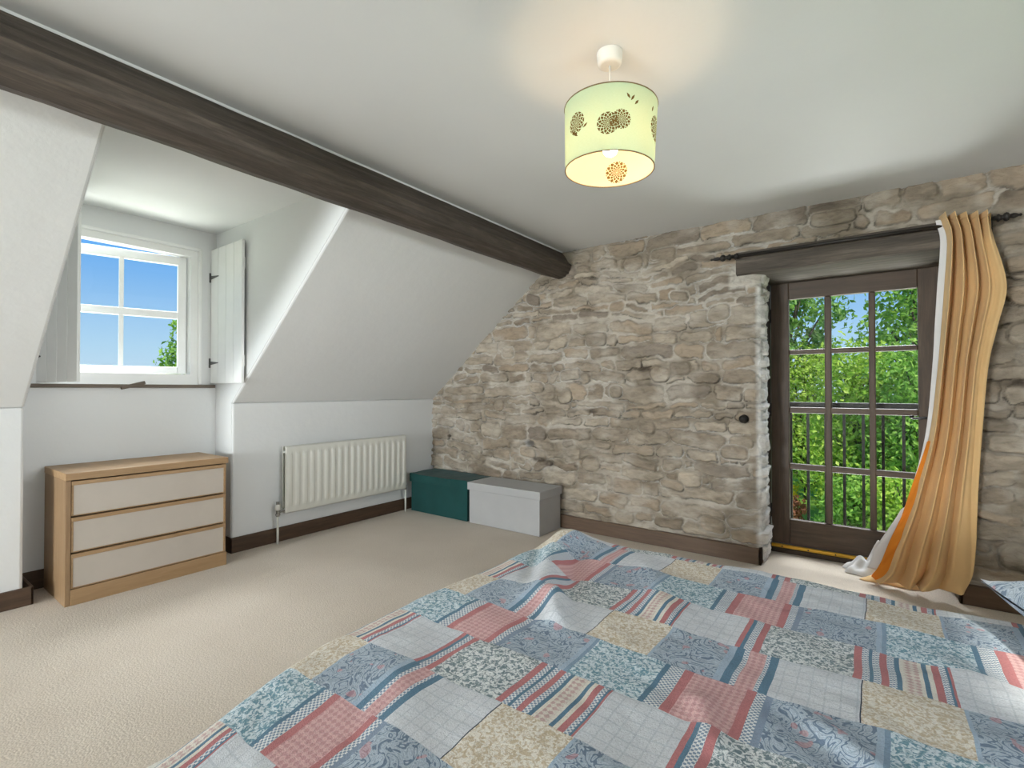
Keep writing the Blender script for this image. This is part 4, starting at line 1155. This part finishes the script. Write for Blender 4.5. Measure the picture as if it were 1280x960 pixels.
def plant(kind, label, cat, loc, blobs, n, size, mat, seed, trunk=None, group=None, extra=None):
    rng = np.random.RandomState(seed)
    root = thing(kind, label, cat, loc, group)
    v, f, tone = foliage(blobs, n, size, rng)
    me = bpy.data.meshes.new('foliage'); me.from_pydata((v - np.array(loc)).tolist(), [], f.tolist())
    at = me.attributes.new('tone', 'FLOAT', 'POINT'); at.data.foreach_set('value', tone.astype(np.float32))
    me.materials.append(M[mat]); o = bpy.data.objects.new('foliage', me); COL.objects.link(o); o.parent = root
    tr = MB()
    bx, by, bz = loc
    cx = sum(b[0] for b in blobs) / len(blobs); cy = sum(b[1] for b in blobs) / len(blobs)
    topz = max(b[2] for b in blobs)
    rt = trunk or 0.05
    tr.tube([(bx, by, bz), (bx + (cx - bx) * .2 + .05, by, bz + (topz - bz) * 0.35), (cx, cy, topz)], [rt, rt * 0.75, rt * 0.25], 10)
    for b in blobs:
        q = 0.3 + 0.35 * rng.rand()
        st = Vector((bx + (cx - bx) * q, by + (cy - by) * q, bz + (b[2] - bz) * q + 0.1))
        en = Vector((b[0], b[1], b[2] + b[3] * 0.3))
        mid = (st + en) / 2 + Vector((0, 0, 0.15 * (en - st).length))
        tr.tube([st, mid, en], [rt * 0.45, rt * 0.3, rt * 0.1], 7)
    obj('trunk', tr, M['bark'], root, smooth=True)
    return root

def blobset(x, y, z0, z1, rw, n, seed, r=(0.7, 1.2), sq=0.85):
    rg = random.Random(seed); out = []
    for i in range(n):
        k = (i + 0.5) / n
        z = z0 + (z1 - z0) * k
        w_ = rw * math.sin(PI * min(1, 0.25 + 0.72 * k)) ** 0.6
        a = i * 2.4 + rg.uniform(-.4, .4); rr = w_ * math.sqrt(rg.random())
        out.append((x + rr * math.cos(a), y + rr * math.sin(a) * 0.8, z, rg.uniform(*r), sq))
    return out

# trees seen through the door
plant('tree', 'tall airy tree beyond the railing, seen in the upper panes nearest the door hinges', 'tree', (0.75, 17.5, GZ), blobset(0.9, 17.5, 2.2, 5.6, 1.75, 26, 1, (0.35, 0.75)), 5200, 0.105, 'leaf_c', 1, 0.16)
plant('tree', 'broad leafy tree beyond the railing, filling the upper pane nearest the curtain', 'tree', (5.2, 16.5, GZ), blobset(5.15, 16.5, -0.2, 5.4, 1.75, 30, 2, (0.6, 1.05)), 7000, 0.10, 'leaf_b', 2, 0.2)
plant('tree', 'large tree far behind the yellow-green shrubs', 'tree', (-2.5, 22, GZ), blobset(-2.5, 22, 0.5, 5.2, 2.6, 26, 3, (0.8, 1.4)), 5000, 0.14, 'leaf_c', 3, 0.22)
plant('tree', 'dark tree at the far side of the garden behind the curtain', 'tree', (8.6, 20, GZ), blobset(8.6, 20, 0.0, 5.6, 2.6, 26, 4, (0.8, 1.4)), 5000, 0.14, 'leaf_b', 4, 0.22)
SHR = [('yellow-green shrub beyond the railing below the airy tree', 1.75, 16.6, 2.2, 1.4, 'leaf_a', 5), ('bright green shrub beyond the railing in the middle of the door view', 3.35, 13.2, 1.95, 1.2, 'leaf_a', 6), ('leafy green shrub beyond the railing under the broad tree', 4.75, 12.2, 1.75, 1.2, 'leaf_b', 7),
       ('green shrub outside, hidden past the door frame on the hinge side', -0.4, 15.5, 2.3, 1.5, 'leaf_b', 8), ('green shrub outside, hidden behind the curtain', 6.5, 13.5, 2.3, 1.5, 'leaf_a', 9)]
for lb, x, y, zt_, rw, mt, sd in SHR:
    plant('shrub', lb, 'shrub', (x, y, GZ), blobset(x, y, GZ + 0.5, zt_ + 0.15, rw, 28, sd + 20, (0.5, 0.85)), 10500, 0.07, mt, sd, 0.07)
plant('shrub', 'low dense bush at the edge of the lawn below the railing', 'shrub', (3.3, 10.2, GZ), blobset(3.35, 10.2, GZ + 0.3, -0.95, 0.7, 14, 41, (0.3, 0.55)), 3600, 0.06, 'leaf_b', 31, 0.05)
plant('shrub', 'pale-flecked low bush below the railing nearest the curtain', 'shrub', (4.3, 9.6, GZ), blobset(4.3, 9.6, GZ + 0.3, -0.75, 0.65, 14, 42, (0.3, 0.55)), 3600, 0.06, 'leaf_a', 32, 0.05)
plant('shrub', 'small copper-leaved bush on the lawn seen through the bottom pane', 'shrub', (1.75, 12.2, GZ), blobset(1.75, 12.2, GZ + 0.25, GZ + 0.75, 0.3, 7, 43, (0.2, 0.35)), 900, 0.06, 'leaf_red', 33, 0.03)
plant('flowering_bush', 'small yellow-flowering bush behind the copper-leaved one', 'bush', (1.45, 12.9, GZ), blobset(1.4, 12.9, GZ + 0.6, GZ + 1.3, 0.35, 8, 44, (0.2, 0.36)), 1000, 0.055, 'petal', 34, 0.03)
# tree seen through the dormer window
plant('tree', 'green tree seen at the edge of the dormer window panes', 'tree', (-16.4, 5.0, GZ), blobset(-16.4, 4.85, 0.9, 4.1, 1.5, 40, 51, (0.6, 1.0)), 15000, 0.10, 'leaf_b', 35, 0.2)

# ------------------------------------------------------------------ sky
wd = bpy.data.worlds.new('sky'); bpy.context.scene.world = wd
wd.use_nodes = True
nt = wd.node_tree; nt.nodes.clear()
wo = nt.nodes.new('ShaderNodeOutputWorld'); bg = nt.nodes.new('ShaderNodeBackground')
tc = nt.nodes.new('ShaderNodeTexCoord'); sx = nt.nodes.new('ShaderNodeSeparateXYZ'); cr = nt.nodes.new('ShaderNodeValToRGB')
nt.links.new(tc.outputs['Generated'], sx.inputs[0]); nt.links.new(sx.outputs[2], cr.inputs[0])
for i, (p, c) in enumerate([(0.0, (198, 220, 238)), (0.07, (176, 212, 240)), (0.24, (92, 166, 240)), (1.0, (70, 140, 225))]):
    e = cr.color_ramp.elements[i] if i < 2 else cr.color_ramp.elements.new(p)
    e.position = p; e.color = lin(c)
nt.links.new(cr.outputs[0], bg.inputs[0]); bg.inputs[1].default_value = 1.0
nt.links.new(bg.outputs[0], wo.inputs[0])

# ------------------------------------------------------------------ light
def light(name, typ, loc, energy, color=(1, 1, 1), rot=None, **kw):
    l = bpy.data.lights.new(name, typ); l.energy = energy; l.color = color
    for k, v in kw.items(): setattr(l, k, v)
    o = bpy.data.objects.new(name, l); COL.objects.link(o); o.location = loc
    if rot is not None: o.rotation_euler = rot
    return o
def aim(o, d): o.rotation_euler = Vector(d).to_track_quat('-Z', 'Y').to_euler()
s = light('sun', 'SUN', (0, 0, 20), 6.0, (1, 0.95, 0.86), angle=math.radians(4)); aim(s, (-0.55, 0.42, -0.9))
# area lamps outside the openings; unseen windows and low lamps added as fill
a = light('fill_back_window', 'AREA', (1.1, YB - 0.5, 1.1), 800, (0.93, 0.965, 1.0), shape='RECTANGLE', size=2.0, size_y=2.0); aim(a, (0.15, 1, 0.42))  # unseen lamp behind an added window, fills the room
a = light('fill_right_window', 'AREA', (XR + 0.5, -8.1, 1.0), 45, (0.93, 0.965, 1.0), shape='RECTANGLE', size=2.4, size_y=2.0); aim(a, (-1, 0.3, 0.75))  # added fill from the far right, out of view
a = light('fill_bedhead_window', 'AREA', (XR + 2.2, -1.7, 1.75), 172, (0.95, 0.97, 1.0), shape='RECTANGLE', size=1.9, size_y=1.0); aim(a, (-1, -0.1, 0.0))  # added lamp beyond the bed, evens out the left wall
a = light('daylight_dormer', 'AREA', (-2.4, -2.4, 4.3), 520, (0.96, 0.98, 1.0), shape='RECTANGLE', size=2.6, size_y=2.0); aim(a, (2.3, -0.15, -2.5))
a = light('upfill_dormer', 'AREA', (-1.9, -2.6, -0.2), 165, (1.0, 1.0, 0.97), shape='RECTANGLE', size=2.0, size_y=1.4); aim(a, (1.7, 0, 1.9))  # added low lamp, lifts the dormer ceiling from below
a = light('daylight_door', 'AREA', (3.7, 2.6, 4.4), 620, (0.96, 0.98, 1.0), shape='RECTANGLE', size=2.4, size_y=1.8); aim(a, (0, -2.3, -3.2))
a = light('upfill_door', 'AREA', (3.7, 2.6, -1.3), 270, (0.98, 0.98, 1.0), shape='RECTANGLE', size=2.4, size_y=1.6); aim(a, (0, -2.3, 2.6))  # added low lamp, brightens lintel underside and ceiling by the door

# ------------------------------------------------------------------ camera
cd = bpy.data.cameras.new('camera'); cam = bpy.data.objects.new('camera', cd); COL.objects.link(cam)
cd.sensor_width = 36; cd.sensor_fit = 'HORIZONTAL'; cd.lens = 621.45 / 1280 * 36; cd.clip_start = 0.02; cd.clip_end = 300
yaw, pitch, roll = math.radians(36.332), math.radians(0.6346), math.radians(-0.0769)
F = Vector((-math.sin(yaw) * math.cos(pitch), math.cos(yaw) * math.cos(pitch), math.sin(pitch)))
cam.location = (3.82406, -3.77537, 1.2)
cam.rotation_euler = F.to_track_quat('-Z', 'Y').to_euler()
sc_ = bpy.context.scene
sc_.camera = cam
sc_.view_settings.view_transform = 'Standard'; sc_.view_settings.look = 'None'
sc_.view_settings.exposure = 0.1; sc_.view_settings.gamma = 1.0; sc_.view_settings.use_curve_mapping = False
sc_.cycles.max_bounces = 10; sc_.cycles.diffuse_bounces = 6; sc_.cycles.transparent_max_bounces = 16
sc_.cycles.sample_clamp_indirect = 6
sc_.cycles.use_denoising = True
